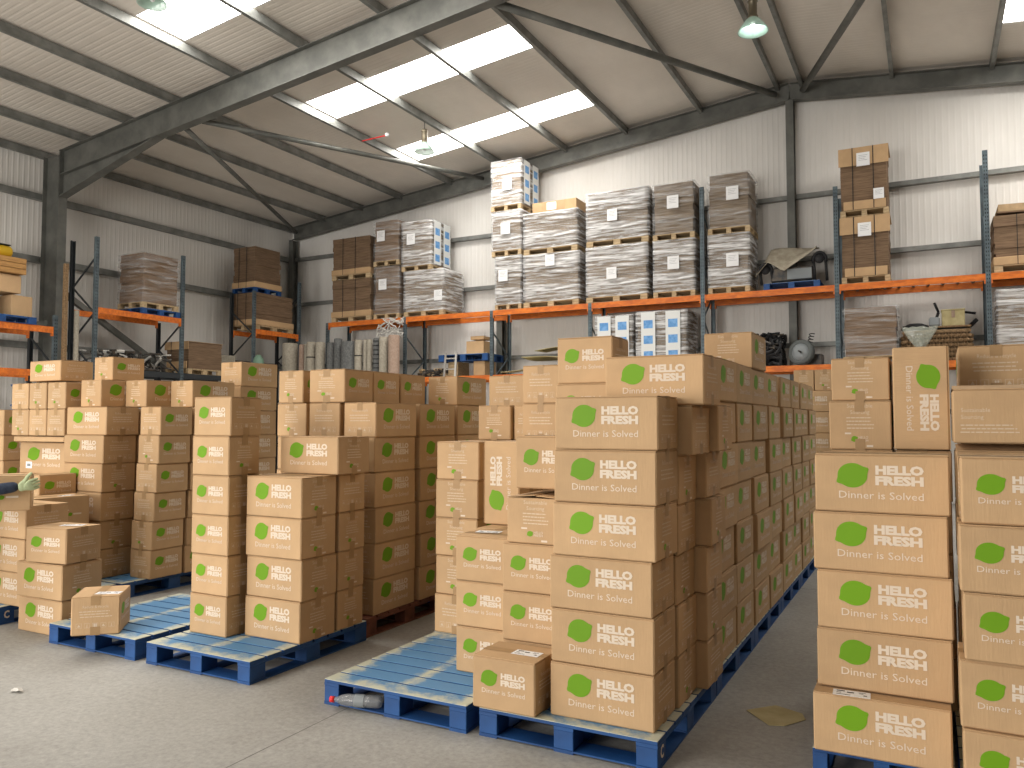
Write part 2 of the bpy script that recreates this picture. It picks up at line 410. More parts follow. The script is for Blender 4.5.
def label_mesh():
    mb = MB(); mb.box(-.08, .08, -.042, .042, 0, .001, 'paper'); T = Matrix.Translation((0, 0, .0014))
    q = random.Random(2)
    for (x, y, a, b) in ((-.065, .018, .035, .012), (-.065, -.005, .02, .008), (-.02, .005, .03, .014), (.03, .02, .03, .006), (.03, .006, .02, .005), (-.065, -.028, .06, .006), (.05, -.02, .015, .012)):
        rect(mb, T, x, x + a, y, y + b, 'black_print')
    return mb.mesh('shipping_label')
LABEL = label_mesh()
GROUP_BOX = 'brown leaf-logo cardboard boxes on the floor pallets'
def carton(kind, x, y, z, rz, label, scale=(1, 1, 1), flaps=(0, 0), tape=True, stick=None, rot=None, plain=False):
    w_, d, h = KIND[kind]
    o = put('cardboard_box', BM[kind]['body'], None, (x, y, z), rot or (0, 0, rz)); o.scale = scale
    tag(o, label, 'box', GROUP_BOX)
    for s_, ang in ((-1, flaps[0]), (1, flaps[1])):
        f = put('top_flap', BM[kind]['flap'], o, (0, s_ * (d / 2 - .002), h - FT - .0015), (0, 0, 0))
        # hinge: the flap mesh runs +y from its origin; the back flap is turned round
        f.rotation_euler = (R(ang), 0, 0) if s_ < 0 else (R(ang), 0, R(180))
    if tape and flaps == (0, 0): put('packing_tape', BM[kind]['tape'], o); put('packing_tape', BM[kind]['tape_low'], o)
    if stick: put('shipping_label', LABEL, o, (stick[0], stick[1], h), (0, 0, stick[2] if len(stick) > 2 else 0))
    return o
ORD = ['bottom', 'second', 'third', 'fourth', 'fifth', 'sixth', 'seventh', 'eighth', 'ninth']
GAP = .0015
def col(kind, x, y, ori, n, desc, z0=.151, hs=1., ws=1., jit=.008, first=0, jx=None, flip=None, ds=1.):
    """a column of n boxes whose footprint's near-left corner is (x, y); ori 0 logo to the camera side, 1 logo to the aisle"""
    w_, d, h = KIND[kind]; res = []
    fw, fd = (w_, d) if ori == 0 else (d, w_)
    fw *= ws; fd *= ds
    sc = (ws, ds, hs) if ori == 0 else (ds, ws, hs)
    for i in range(first, n):
        f = flip[i - first] if flip else rnd.choice((0, 1))
        dx = rnd.uniform(-jit, jit) + (jx.get(i, 0) if jx else 0); dy = rnd.uniform(-jit, jit)
        pos = ORD[i] + ' up' if 0 < i < n - 1 else ('lowest' if i == 0 else 'topmost')
        if n == 1: pos = 'alone'
        lab = f'leaf-logo box, {pos}, {desc}' if n > 1 else f'leaf-logo box, {desc}'
        rz = (0 if ori == 0 else R(90)) + (math.pi if f else 0) + R(rnd.uniform(-.7, .7))
        res.append(carton(kind, x + fw / 2 + dx, y + fd / 2 + dy, z0 + i * (h * hs + GAP), rz, lab, sc))
    return res
def one(kind, x, y, z, ori, desc, flip=0, rdeg=0, **kw):
    w_, d, h = KIND[kind]; sc = kw.get('scale', (1, 1, 1))
    fw, fd = (w_ * sc[0], d * sc[1]) if ori == 0 else (d * sc[1], w_ * sc[0])
    return carton(kind, x + fw / 2, y + fd / 2, z, R(90 * ori + 180 * flip + rdeg), desc, **kw)
def lay(n, z0=.151, h=.2795): return z0 + n * (h + GAP)

# ------------------------------------------------------------------ pallets
def pallet_meshes(m, W=1.0, L=1.2, H=.15):
    out = {}; mb = MB(); n = 8; g = .018; bw = (L - g * (n - 1)) / n
    for i in range(n): mb.box(-W / 2, W / 2, -L / 2 + i * (bw + g), -L / 2 + i * (bw + g) + bw, H - .02, H, m, b=.002)
    for x in (-W / 2, -.055, W / 2 - .11): mb.box(x, x + .11, -L / 2, L / 2, H - .037, H - .0201, m)
    out['deck'] = mb.mesh('deck')
    mb = MB(); mb.box(-.055, .055, -.07, .07, .018, H - .0372, m, b=.003); out['block'] = mb.mesh('block')
    mb = MB()
    for x in (-W / 2, -.055, W / 2 - .11): mb.box(x, x + .11, -L / 2, L / 2, 0, .009, m)
    for y in (-L / 2, -.07, L / 2 - .14): mb.box(-W / 2, W / 2, y, y + .14, .0091, .0178, m)
    out['base'] = mb.mesh('base_boards')
    return out
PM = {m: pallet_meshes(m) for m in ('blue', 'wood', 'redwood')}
def cmark():
    mb = MB(); text(mb, Matrix.Identity(4), 'C', .085, 'ink', width=.05, offset=.003); return mb.mesh('painted_mark')
CM = cmark()
def pallet(m, x0, y0, label, z=0, scale=(1, 1, 1), rz=0, name=None, parts=True, mark=None, group='pallets on the warehouse floor'):
    nm = name or {'blue': 'blue_pallet', 'wood': 'wooden_pallet', 'redwood': 'wooden_pallet'}[m]
    hw, hl = .5 * scale[0], .6 * scale[1]
    if abs(rz) > .1: hw, hl = hl, hw
    o = empty(nm, (x0 + hw, y0 + hl, z), label, 'pallet', rz, group); o.scale = scale
    put('deck', PM[m]['deck'], o); put('base_boards', PM[m]['base'], o)
    for bx in (-.445, 0, .445):
        for by in (-.53, 0, .53): put('block', PM[m]['block'], o, (bx, by, 0))
    if mark == 'right': put('painted_mark', CM, o, (.5015, -.53, .05), (R(90), 0, R(90)))
    if mark == 'front': put('painted_mark', CM, o, (.445, -.6015, .05), (R(90), 0, 0))
    return o

# ------------------------------------------------------------------ the building
XL, XR, YB, YF = -17.95, 12.3, 18.95, -7.8
RIDGE = -2.66
def zr(x, base=9.35): return base - .107 * abs(x - RIDGE)      # underside of the purlins
mb = MB(); mb.box(XL - .3, XR + .3, YF - 4, YB + .3, -.2, 0, 'concrete'); o = struct(mb, 'floor', None, 'floor')
mb = MB()
for y in (-1.2, 8.6, 14.6): mb.box(XL, XR, y, y + .006, 0, .0005, 'joint')
for x in (-8.4, -3.1, 3.4): mb.box(x, x + .005, YF, YB, .0, .0005, 'joint')
struct(mb, 'trim_1', 'dark saw-cut joints across the concrete floor', 'floor joint')

def ribbed(a0, a1, pitch, depth):
    """profile of a trapezoid-ribbed liner: list of (along, out)"""
    pts = []; a = a0
    while a < a1 - 1e-6:
        for (f, o_) in ((0, 0), (.55, 0), (.68, depth), (.87, depth)): 
            if a + f * pitch < a1: pts.append((a + f * pitch, o_))
        a += pitch
    pts.append((a1, 0)); return pts
def wall_panel(mb, a0, a1, ztop, pitch, place, m='wall'):
    pr = ribbed(a0, a1, pitch, .004); vs = []; fs = []
    for (a, d) in pr: vs.append(place(a, d, 0)); vs.append(place(a, d, ztop(a)))
    for i in range(len(pr) - 1): fs.append((2 * i, 2 * i + 2, 2 * i + 3, 2 * i + 1))
    mb.add(vs, fs, m)
mb = MB(); wall_panel(mb, XL, XR, lambda x: zr(x, 9.56), .12, lambda a, d, z: (a, YB - d, z)); mb.box(XL - .2, XR + .2, YB + .01, YB + .1, 0, 9.0, 'wall'); struct(mb, 'wall_back', None, 'wall')
mb = MB(); wall_panel(mb, YF, YB, lambda y: zr(XL, 9.56), .12, lambda a, d, z: (XL + d, a, z)); mb.box(XL - .1, XL - .01, YF, YB, 0, 7.8, 'wall'); struct(mb, 'wall_left', None, 'wall')
mb = MB(); wall_panel(mb, YF, YB, lambda y: zr(XR, 9.56), .12, lambda a, d, z: (XR - d, a, z), 'block'); struct(mb, 'wall_right', None, 'wall')
mb = MB()       # the wall behind the camera, with its two open loading doors
for (a, b, z0) in ((XL, -16.2, 0), (-16.2, -10.8, 5.4), (-10.8, -6.4, 0), (-6.4, 0, 5.4), (0, XR, 0)):
    mb.box(a, b, YF - .1, YF, z0, 7.9, 'block')
mb.box(RIDGE - 9, RIDGE + 9, YF - .1, YF, 7.9, 8.55, 'block')
struct(mb, 'wall_front', None, 'wall')
# roof liner with rooflights left open, ribs run from eave to ridge
SKY = [(16.0, 17.0), (12.72, 13.75), (8.6, 9.6), (4.9, 5.9), (.9, 1.9), (-3.1, -2.1)]  # rows nearest to and behind the camera are unseen, added for light
SXL = (-11.75, -6.65); SXR = (1.35, 6.45)
def roof_strip(mb, y0, y1, x0, x1, m='ceil'):
    pr = ribbed(y0, y1, .12, -.003); vs = []; fs = []
    for (a, d) in pr:
        for x in (x0, x1): vs.append((x, a, zr(x, 9.55) - d * .9))
    for i in range(len(pr) - 1): fs.append((2 * i, 2 * i + 1, 2 * i + 3, 2 * i + 2))
    mb.add(vs, fs, m)
mb = MB(); cuts = sorted({YF, YB, *[v for s in SKY for v in s]})
for a, b in zip(cuts[:-1], cuts[1:]):
    sky = any(abs(a - s[0]) < 1e-6 for s in SKY)
    segs = ([(XL, SXL[0]), (SXL[1], RIDGE)] + ([(RIDGE, SXR[0]), (SXR[1], XR)] if a > 12 else [(RIDGE, XR)])) if sky else [(XL, RIDGE), (RIDGE, XR)]
    for (x0, x1) in segs: roof_strip(mb, a, b, x0, x1)
struct(mb, 'ceiling', None, 'ceiling')
k = 0
for (y0, y1) in SKY:
    for (x0, x1) in ((SXL, SXR) if y0 > 12 else (SXL,)):  # the nearer right-hand panel is unseen, added to brighten the aisle faces
        k += 1; mb = MB()
        mb.add([(x0, y0, zr(x0, 9.57)), (x1, y0, zr(x1, 9.57)), (x1, y1, zr(x1, 9.57)), (x0, y1, zr(x0, 9.57))], [(0, 1, 2, 3)], 'sky_panel')
        struct(mb, f'window_{k}', 'translucent white rooflight panel glowing with daylight', 'rooflight')

# purlins (one object each), girts, portal frames, bracing
PX = [-17.85, -16.4, -14.95, -13.5, -11.78, -10.05, -8.25, -6.58, -4.7, -2.92, -2.40, -.55, 1.3, 3.1, 4.85, 6.5, 8.2, 10.0, 11.9]
for x in PX:
    mb = MB(); z = zr(x); mb.box(x - .035, x + .035, YF, YB - .05, z + .012, z + .17, 'galv'); mb.box(x - .035, x + .045, YF, YB - .05, z, z + .012, 'galv')
    struct(mb, 'roof_purlin', None, 'roof beam')
for z in (6.82, 5.38, 3.42, 1.9):
    mb = MB(); mb.box(XL + .02, XL + .16, YF, YB - .2, z - .07, z + .07, 'galv'); struct(mb, 'wall_girt', None, 'wall rail')
    mb = MB(); mb.box(XL + .2, XR - .1, YB - .17, YB - .03, z - .03, z + .07, 'galv'); struct(mb, 'wall_girt', None, 'wall rail')
for y, dp in ((10.8, .56), (3.5, .56), (-4.1, .56), (18.68, .40)):
    for s_ in (-1, 1):
        off, lift = (.85, 0) if dp > .5 else (.3, .10); xe = XL + off if s_ < 0 else XR - off
        mb = MB(); mb.ibeam((xe, y, zr(xe) - dp / 2 - .01 + lift), (RIDGE, y, zr(RIDGE) - dp / 2 - .01 + lift), .20, dp, 'steel')
        if dp > .5:      # haunch: a tapered plate with its own flange under the rafter foot
            L = 3.2; x2 = xe - s_ * L; z0 = zr(xe) - dp - .50; z1 = zr(x2) - dp - .01; zt0 = zr(xe) - dp
            mb.add([(xe, y - .006, z0), (x2, y - .006, z1), (xe, y - .006, zt0), (xe, y + .006, z0), (x2, y + .006, z1), (xe, y + .006, zt0)],
                   [(0, 1, 2), (3, 5, 4), (0, 3, 4, 1), (0, 2, 5, 3)], 'steel')
            mb.bar((xe, y, z0), (x2, y, z1), .20, .016, 'steel')
            # end plate on the column
            mb.box(xe - .015, xe + .015, y - .1, y + .1, z0, zr(xe), 'steel')
        struct(mb, 'roof_rafter', 'dark steel portal rafter' if dp > .5 else None, 'roof beam')
    for x in (XL + .55, XR - .55):
        if dp > .5:
            mb = MB(); mb.ibeam((x, y, 0), (x, y, zr(x) - .05), .20, .60, 'steel', up=(1, 0, 0)); struct(mb, 'steel_column', None, 'column')
for x in (XL + .25, -10.2, RIDGE, 4.8, XR - .25):
    mb = MB(); mb.ibeam((x, 18.72, 0), (x, 18.72, zr(x) - .3), .17, .24, 'steel', up=(0, 1, 0)); struct(mb, 'steel_column', None, 'column')
def brace(a, b, r=.055):
    mb = MB(); mb.tube([a, b], r, 'steel', 10); struct(mb, 'roof_brace', None, 'roof brace')
def rod(x0, x1, r=.055): brace((x0, 11.0, zr(x0) - .46), (x1, 18.5, zr(x1) - .14), r)
rod(-13.4, -17.4); rod(-12.9, -10.65); rod(-6.1, -2.95, .07); rod(.3, -2.35, .07)
mb = MB(); mb.bar((-17.3, 11.0, 4.62), (-17.3, 15.2, 2.2), .12, .12, 'steel'); struct(mb, 'wall_brace', None, 'wall brace')
mb = MB(); mb.bar((-17.35, 10.65, 3.9), (-17.35, 6.6, 3.0), .12, .12, 'steel'); struct(mb, 'wall_brace', None, 'wall brace')

# ------------------------------------------------------------------ pallets on the floor
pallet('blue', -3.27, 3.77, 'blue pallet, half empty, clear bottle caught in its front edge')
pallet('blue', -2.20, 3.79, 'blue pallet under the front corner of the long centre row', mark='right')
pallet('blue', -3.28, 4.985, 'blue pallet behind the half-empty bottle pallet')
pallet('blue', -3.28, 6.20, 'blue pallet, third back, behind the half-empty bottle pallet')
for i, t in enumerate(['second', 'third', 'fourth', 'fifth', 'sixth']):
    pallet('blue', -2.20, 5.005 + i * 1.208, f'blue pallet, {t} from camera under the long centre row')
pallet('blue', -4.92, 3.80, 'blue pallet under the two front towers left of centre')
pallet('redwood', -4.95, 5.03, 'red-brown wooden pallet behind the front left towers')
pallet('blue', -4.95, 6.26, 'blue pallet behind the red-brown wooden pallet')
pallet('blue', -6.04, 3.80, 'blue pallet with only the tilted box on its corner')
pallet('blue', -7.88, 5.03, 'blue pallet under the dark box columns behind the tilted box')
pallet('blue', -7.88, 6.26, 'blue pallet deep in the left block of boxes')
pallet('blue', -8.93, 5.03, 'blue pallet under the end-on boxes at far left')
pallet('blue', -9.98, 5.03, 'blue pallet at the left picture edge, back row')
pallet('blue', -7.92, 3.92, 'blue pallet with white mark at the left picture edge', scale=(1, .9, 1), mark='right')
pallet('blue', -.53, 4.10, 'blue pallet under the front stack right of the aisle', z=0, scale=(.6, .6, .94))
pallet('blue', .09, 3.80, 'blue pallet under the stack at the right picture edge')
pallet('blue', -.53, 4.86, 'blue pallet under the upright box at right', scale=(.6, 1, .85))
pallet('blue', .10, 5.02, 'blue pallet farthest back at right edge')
pallet('wood', -1.95, 11.1, 'wooden pallet at the far end of the aisle', rz=0)

# ------------------------------------------------------------------ boxes: centre row
col('large', -1.81, 3.875, 0, 6, 'front corner stack of the long centre row', jit=.005, flip=[0, 0, 0, 1, 0, 0], jx={1: .006, 2: .0, 3: .018, 4: .022, 5: .03})
col('large', -1.80, 4.268, 0, 6, 'second stack back on centre row corner', jx={5: .10, 4: .01, 1: .01}, flip=[1, 0, 1, 0, 1, 0], hs=.974)
col('large', -1.735, 4.644, 0, 6, 'third stack back on centre row corner', jx={5: .08, 3: .03}, flip=[0, 1, 0, 1, 0, 1], jit=.005, hs=.98)
one('large', -1.645, 4.272, lay(6) - .043, 0, 'leaf-logo box alone on top, just behind the front corner stack')
seams = [(5.03, .60), (5.645, .57), (6.245, .61), (6.87, .61), (7.56, .61), (8.20, .57), (8.83, .55), (9.40, .56)]
words = ['first', 'second', 'third', 'fourth', 'fifth', 'sixth', 'seventh', 'eighth']
for (y, L), wd in zip(seams, words):
    col('large', -1.57, y, 1, 7, f'{wd} leaf column back on centre row aisle face', ds=(L - .014) / .57, jit=.006, jx={k_: rnd.uniform(-.012, .022) for k_ in range(7)})
one('large', -1.56, 6.22, lay(7), 1, 'leaf-logo box alone on top of the long centre row, farther back')
one('small', -2.24, 3.785, .151, 0, 'small leaf-logo box with white label sitting alone at the front', stick=(.07, .0), flip=0)
col('small', -2.245, 4.13, 0, 3, 'stack just behind the small labelled front box', jit=.004)
one('large', -2.215, 4.14, lay(3), 1, 'end-on box with raised flap edges, left of front corner stack', flaps=(4, 5), tape=False, flip=0, scale=(.75, 1, .96))
one('small', -2.20, 4.22, lay(4) + .03, 0, 'leaf-logo box half hidden behind front corner stack, above raised-flap box', scale=(1, 1, 1.12))
col('small', -2.135, 4.65, 0, 7, 'stack whose top box rises behind the front corner', hs=1.065, jit=.012)
col('large', -2.66, 5.20, 1, 7, 'end-on stack behind the upright box, centre', ws=.80, ds=.9, jit=.01)
col('small', -2.645, 4.27, 0, 3, 'stack right of the empty slats, white label on top', jit=.006)[-1]
put('shipping_label', LABEL, [x for x in C.objects if x.name.startswith('cardboard_box')][-1], (.05, -.03, .284), (0, 0, .2))
col('large', -2.70, 4.60, 1, 3, 'stack carrying the upright box, centre', ws=.95, ds=.95, jit=.004)
L_, D_, H_ = KIND['large']
carton('large', -2.475, 4.80 + .185, lay(3) + .286, 0, 'leaf-logo box standing on end, writing running upward, centre', rot=(0, R(-90), 0))
col('large', -3.27, 4.99, 1, 5, 'end-on stack at back left of the bottle pallet', jit=.012, ws=.98)
col('small', -3.26, 5.60, 1, 6, 'taller end-on stack behind bottle pallet stack', jit=.01)
col('small', -2.94, 5.62, 1, 6, 'stack wedged behind the upright box', jit=.01, ws=.75)
col('large', -3.52, 6.22, 1, 7, 'end-on stack farthest back behind bottle pallet', jit=.01, ws=.98)
# far end of the aisle
col('small', -1.50, 11.15, 0, 7, 'stack closing the far end of the aisle', jit=.01)
for i, t in enumerate(['left', 'right']):
    one('small', -1.60 + i * .265, 11.18, lay(7), 1, f'pale box, {t} of the pair topping the far aisle stack', scale=(1, .85, 1))

# boxes: right-hand stacks
col('large', -.51, 4.15, 0, 5, 'front stack at right of the aisle', z0=.143, jit=.008, first=1, ws=1.02, flip=[0, 0, 0, 0])
one('large', -.52, 4.07, .143, 0, 'labelled leaf-logo box, lowest, front stack right of the aisle', stick=(-.12, -.15, .05), scale=(1.02, 1, .985))
col('small', .10, 3.83, 0, 5, 'stack at the right picture edge', jit=.012, flip=[0, 0, 0, 0, 0], ws=1.05)
col('large', .12, 4.70, 0, 4, 'second-row stack behind the right-edge stack', jit=.004)
carton('large', .12 + .285, 4.71 + .185, lay(4), 0, 'open box with gaping flaps under the loose-lidded wide box', tape=False, flaps=(9, 0))
one('wide', .11, 4.68, lay(5) + .035, 0, 'wide box with raised lid flap and no leaf logo, right edge', flip=0, flaps=(8, 5), tape=False)
col('large', .16, 5.40, 1, 7, 'end-on stack farthest back at right edge', ws=1.06, jit=.006, hs=1.018)
col('large', -.51, 4.93, 1, 6, 'end-on stack behind the front right stack', z0=.138, jit=.006, ws=.88)
one('large', -.50, 4.95, .138 + 6 * (.2795 + GAP), 1, 'slightly lower end-on box topping the pile left of the sideways box', scale=(1, .83, .88))
col('large', -.17, 4.95, 1, 5, 'stack carrying the sideways upright box', z0=.138, jit=.004, ws=.75)
carton('large', -.175, 4.92 + .185, lay(5) + .286 - .01, 0, 'leaf-logo box standing on end, writing running downward, right', rot=(0, R(90), 0))

# boxes: the two towers left of centre and the block behind them
col('small', -4.875, 4.13, 0, 6, 'slim front tower left of centre', hs=1.03, jit=.004, flip=[0, 0, 0, 0, 1, 0])
col('large', -4.44, 4.25, 0, 4, 'wide front stack beside the slim tower', jit=.006, ws=.93, flip=[1, 1, 1, 1], hs=1.03)
col('small', -4.29, 4.66, 0, 4, 'stack right behind the wide front stack', jit=.006, ws=.98, hs=1.03)
col('small', -4.84, 4.60, 0, 4, 'stack right behind the slim tower', jit=.006)
one('large', -4.42, 4.56, lay(4) + .036, 0, 'leaf-logo box lying crosswise on top of the wide front stack', flip=1)
for x, t in ((-5.02, 'left'), (-4.65, 'middle'), (-4.285, 'right')):
    col('large', x, 5.14, 1, 6, f'{t} end-on stack behind the wide front stack', ws=.89, jit=.006, hs=1.015)
for x, t, s_ in ((-5.01, 'left', .93), (-4.66, 'right', 1.27)):
    one('small', x, 5.14, lay(6) + .027, 1, f'top box, {t} of the end-on pair above the wide front stack', scale=(1, s_, 1))
one('small', -4.58, 5.53, lay(6) + .027, 1, 'leaf-logo box in the top row, just behind the end-on pair')
one('small', -4.58, 5.93, lay(6) + .027, 1, 'leaf-logo box in the top row, second behind the end-on pair', scale=(1.05, 1, 1))
col('large', -4.285, 5.775, 1, 6, 'second leaf column back, beside the red-brown pallet', ws=.89, jit=.01, hs=1.015)
col('large', -4.285, 6.40, 1, 6, 'third leaf column back, left block of centre', ws=.89, jit=.01, hs=1.015)
col('large', -4.285, 7.02, 1, 6, 'fourth leaf column back, left block of centre', ws=.89, jit=.01, hs=1.015)
one('large', -4.36, 6.50, lay(6) + .027, 1, 'top box set apart at the far end of the top row', scale=(1, .9, 1))

# boxes: left block
col('large', -7.87, 5.06, 0, 6, 'broad stack behind the tilted box', jit=.006, flip=[0, 1, 0, 1, 0, 0], jx={0: -.03, 1: -.03, 2: -.02, 3: -.01, 5: .03}, ws=1.09, hs=1.01)
col('large', -7.78, 5.46, 0, 6, 'second-row stack behind the broad left stack', jit=.006)
col('small', -7.135, 5.28, 1, 6, 'dark-sided stack behind the slim tower', jit=.006, hs=1.01, jx={0: .03, 1: .04, 2: .06, 3: .09, 4: .12, 5: .14})
col('small', -7.12, 5.69, 1, 6, 'second dark-sided stack behind the slim tower', jit=.006, hs=1.01, jx={0: .03, 1: .04, 2: .06, 3: .09, 4: .12, 5: .14})
one('large', -7.82, 5.19, lay(6) + .02, 1, 'top-row box, first of three steps behind the left block', scale=(1, .88, 1))
one('large', -7.48, 5.46, lay(6) + .02, 1, 'top-row box, middle of three steps behind the left block', scale=(1, .88, 1))
one('large', -7.145, 5.75, lay(6) + .02, 1, 'top-row box, last of three steps, beside the slim tower', scale=(1, .90, 1))
one('small', -7.86, 5.36, lay(7) + .022, 1, 'single box highest in the left block', scale=(1, 1, .88))
one('large', -8.67, 5.16, lay(7) + .022, 0, 'wide lidded box highest at far left', scale=(.95, 1, .78), flaps=(3, 2), tape=False)
for x, t in ((-8.85, 'left'), (-8.535, 'middle'), (-8.22, 'right')):
    col('small', x, 5.08, 1, 3, f'{t} of three low end-on stacks at far left', jit=.004, hs=1.18)
    col('small', x, 5.08, 1, 7, f'{t} of three end-on stacks at far left', jit=.005, first=5)
col('small', -9.28, 5.08, 1, 6, 'stack at the left picture edge, back row', jit=.006)
col('large', -7.35, 6.60, 1, 8, 'tallest stack, behind the slim tower', ws=.9, jit=.006)
# near left pile
col('large', -7.28, 4.00, 0, 3, 'stack at left edge beside the worker', jit=.010)
carton('wide', -6.69, 3.70, lay(3), R(56), 'plain-faced box held by the gloved hand at left edge')
col('small', -7.93, 4.66, 1, 4, 'low stack between the hand and the broad left stack', jit=.004, hs=.92)
one('large', -8.83, 5.17, (.151 + 3 * (.2795 * 1.18 + GAP)), 0, 'big shaded leaf-logo box with white sticker, far left', flip=0, scale=(1.54, 1, 1.2))
stk = MB(); stk.box(-.035, .035, -.03, .03, 0, .001, 'paper'); stk.box(-.02, .02, -.012, .012, .001, .0014, 'grey'); stk.build('white_sticker', [x for x in C.objects if x.name.startswith('cardboard_box')][-1], (-.17, -.1866, .075), (R(90), 0, 0))
mb = MB(); mb.box(-.45, .43, -.2, .2, 0, .055, 'card', b=.006); o = mb.build('flat_carton', None, (-8.38, 5.30, (.151 + 3 * (.2795 * 1.18 + GAP)) + .345)); tag(o, 'flat pale carton on the big shaded box, far left', 'carton')
carton('large', -7.43, 4.69, .151, R(80), 'lowest box under the turned box with paper label', (.85, .9, 1))
carton('large', -7.43, 4.69, lay(1), R(80), 'middle box under the turned box with paper label', (.85, .9, 1))
carton('wide', -7.43, 4.69, lay(2), R(80), 'turned box with paper label behind the floor pile', (.87, .95, 1), stick=(.1, -.05, .3))
one('large', -6.65, 3.92, .002, 0, 'leaf-logo box standing on the bare floor, lowest of three', flip=0, scale=(1, .9, 1))
one('large', -6.645, 3.90, .288, 0, 'leaf-logo box, middle of three piled on the floor', flip=1, rdeg=2, scale=(1, .95, 1))
carton('small', -6.29, 4.06, .574, R(8), 'labelled box, topmost of three piled on the floor', (1.15, 1.12, 1), stick=(.05, .03, .4))
carton('small', -5.525, 3.875, .153, R(-47), 'tilted box with white label on the empty pallet corner', (1, 1.08, 1), stick=(.09, .06, 1.4), rot=(0, 0, R(-47)))

# ------------------------------------------------------------------ pallet racking
def upright_mesh(h, dark=False, side=1):
    mb = MB(); m = 'upright_dark' if dark else 'upright'
    mb.box(-.045, .045, -.035, -.032, 0, h, m); mb.box(-.045, -.042, -.032, .03, 0, h, m); mb.box(.042, .045, -.032, .03, 0, h, m)
    z = .08
    while z < h - .05:
        for x in (-.026, .012): mb.add([(x, -.0355, z), (x + .014, -.0355, z), (x + .014, -.0355, z + .035), (x, -.0355, z + .035)], [(0, 1, 2, 3)], 'slot')
        z += .075
    mb.box(-.07, .07, -.06, .05, 0, .006, m)
    return mb.mesh('upright')
_um = {}
def upright(parent, x, y, h, rz=0, dark=False):
    k = (h, dark)
    if k not in _um: _um[k] = upright_mesh(h, dark)
    return put('upright', _um[k], parent, (x, y, 0), (0, 0, rz))
def lattice(parent, p, q, z0, z1, m='upright', step=.62):
    """zigzag bracing between the two posts of a frame; each bar its own part"""
    z = z0; a, b = p, q
    while z + step <= z1:
        mb = MB(); mb.bar((a[0], a[1], z), (b[0], b[1], z + step), .03, .03, m); mb.build('brace', parent)
        z += step; a, b = b, a
    mb = MB(); mb.bar((p[0], p[1], z0 - .03), (q[0], q[1], z0 - .03), .03, .03, m); mb.build('brace', parent)
def beam(parent, a, b, z, h=.13, m='orange'):
    mb = MB(); a = Vector((a[0], a[1], z - h / 2)); b = Vector((b[0], b[1], z - h / 2))
    mb.bar(a, b, .05, h, m)
    d = (b - a).normalized(); n = Vector((d.y, -d.x, 0))
    for e, s_ in ((a, 1), (b, -1)):
        c = e + d * s_ * .012; mb.bar(c + Vector((0, 0, -.13)), c + Vector((0, 0, h / 2)), .03, .065, m, up=(n.x, n.y, 0.001))
    return mb.build('beam', parent)
FX = [-15.29, -12.57, -9.86, -7.15, -4.43, -1.63, 1.07, 3.8]; FH = [4.55, 4.55, 4.55, 4.55, 7.0, 6.62, 6.95, 6.9]
YR0, YR1 = 17.6, 18.55
rk = empty('pallet_rack', (-7, 17.6, 0), 'long orange-beamed pallet rack along the back wall', 'rack')
rk.location = (0, 0, 0)
for x, h in zip(FX, FH):
    upright(rk, x, YR0, h); upright(rk, x, YR1, h, math.pi)
    lattice(rk, (x, YR0 + .03), (x, YR1 - .03), .3, h)
ZB = 4.55; ZL = 2.90
for i in range(7):
    a, b = FX[i] + .045, FX[i + 1] - .045
    beam(rk, (a, YR0), (b, YR0), ZB); beam(rk, (a, YR1), (b, YR1), ZB)
    if i in (1, 2, 3, 4, 5, 6): beam(rk, (a, YR0), (b, YR0), ZL); beam(rk, (a, YR1), (b, YR1), ZL)
for i in (1, 4, 5, 6):      # galvanised bars laid between the beams
    for k in range(9):
        x = FX[i] + .3 + k * .27; mb = MB(); mb.box(x, x + .05, YR0 + .03, YR1 - .03, ZL - .028, ZL - .002, 'galv'); mb.build('deck_bar', rk)
for k in range(9):
    x = FX[5] + .3 + k * .27; mb = MB(); mb.box(x, x + .05, YR0 + .03, YR1 - .03, ZB - .028, ZB - .002, 'galv'); mb.build('deck_bar', rk)

XF, XW = -16.3, -17.15
rl = empty('pallet_rack', (0, 0, 0), 'dark-framed rack along left wall, right of the big steel column', 'rack')
LY = [11.1, 13.40, 15.75, 18.05]; LH = [5.82, 5.82, 5.3, 5.8]
for y, h in zip(LY[:3], LH[:3]):
    upright(rl, XF, y, h, R(90)); upright(rl, XW, y, h if y != 13.40 else 4.2, R(-90), True)
    lattice(rl, (XF - .03, y), (XW + .03, y), .4, h if y != 13.40 else 4.2, 'upright_dark')
upright(rl, XF, 17.95 - .45, 5.8, R(90)); upright(rl, XW, 17.95 - .45, 5.8, R(-90), True); lattice(rl, (XF - .03, 17.5), (XW + .03, 17.5), .4, 5.7, 'upright_dark')
for (y0, y1) in ((11.15, 13.35), (15.8, 17.45)):
    beam(rl, (XF, y0), (XF, y1), 4.25); beam(rl, (XW, y0), (XW, y1), 4.25)
for (y0, y1) in ((11.15, 13.35), (13.45, 15.7)):
    beam(rl, (XF, y0), (XF, y1), 2.9, m='upright_dark'); beam(rl, (XW, y0), (XW, y1), 2.9, m='upright_dark')
rn = empty('pallet_rack', (0, 0, 0), 'low rack at the left picture edge before the steel column', 'rack')
for y in (7.95, 10.2):
    upright(rn, XF, y, 3.95, R(90)); upright(rn, XW, y, 3.95, R(-90), True); lattice(rn, (XF - .03, y), (XW + .03, y), .4, 3.8, 'upright_dark')
for z in (3.70, 2.78):
    beam(rn, (XF, 8.0), (XF, 10.15), z); beam(rn, (XW, 8.0), (XW, 10.15), z)

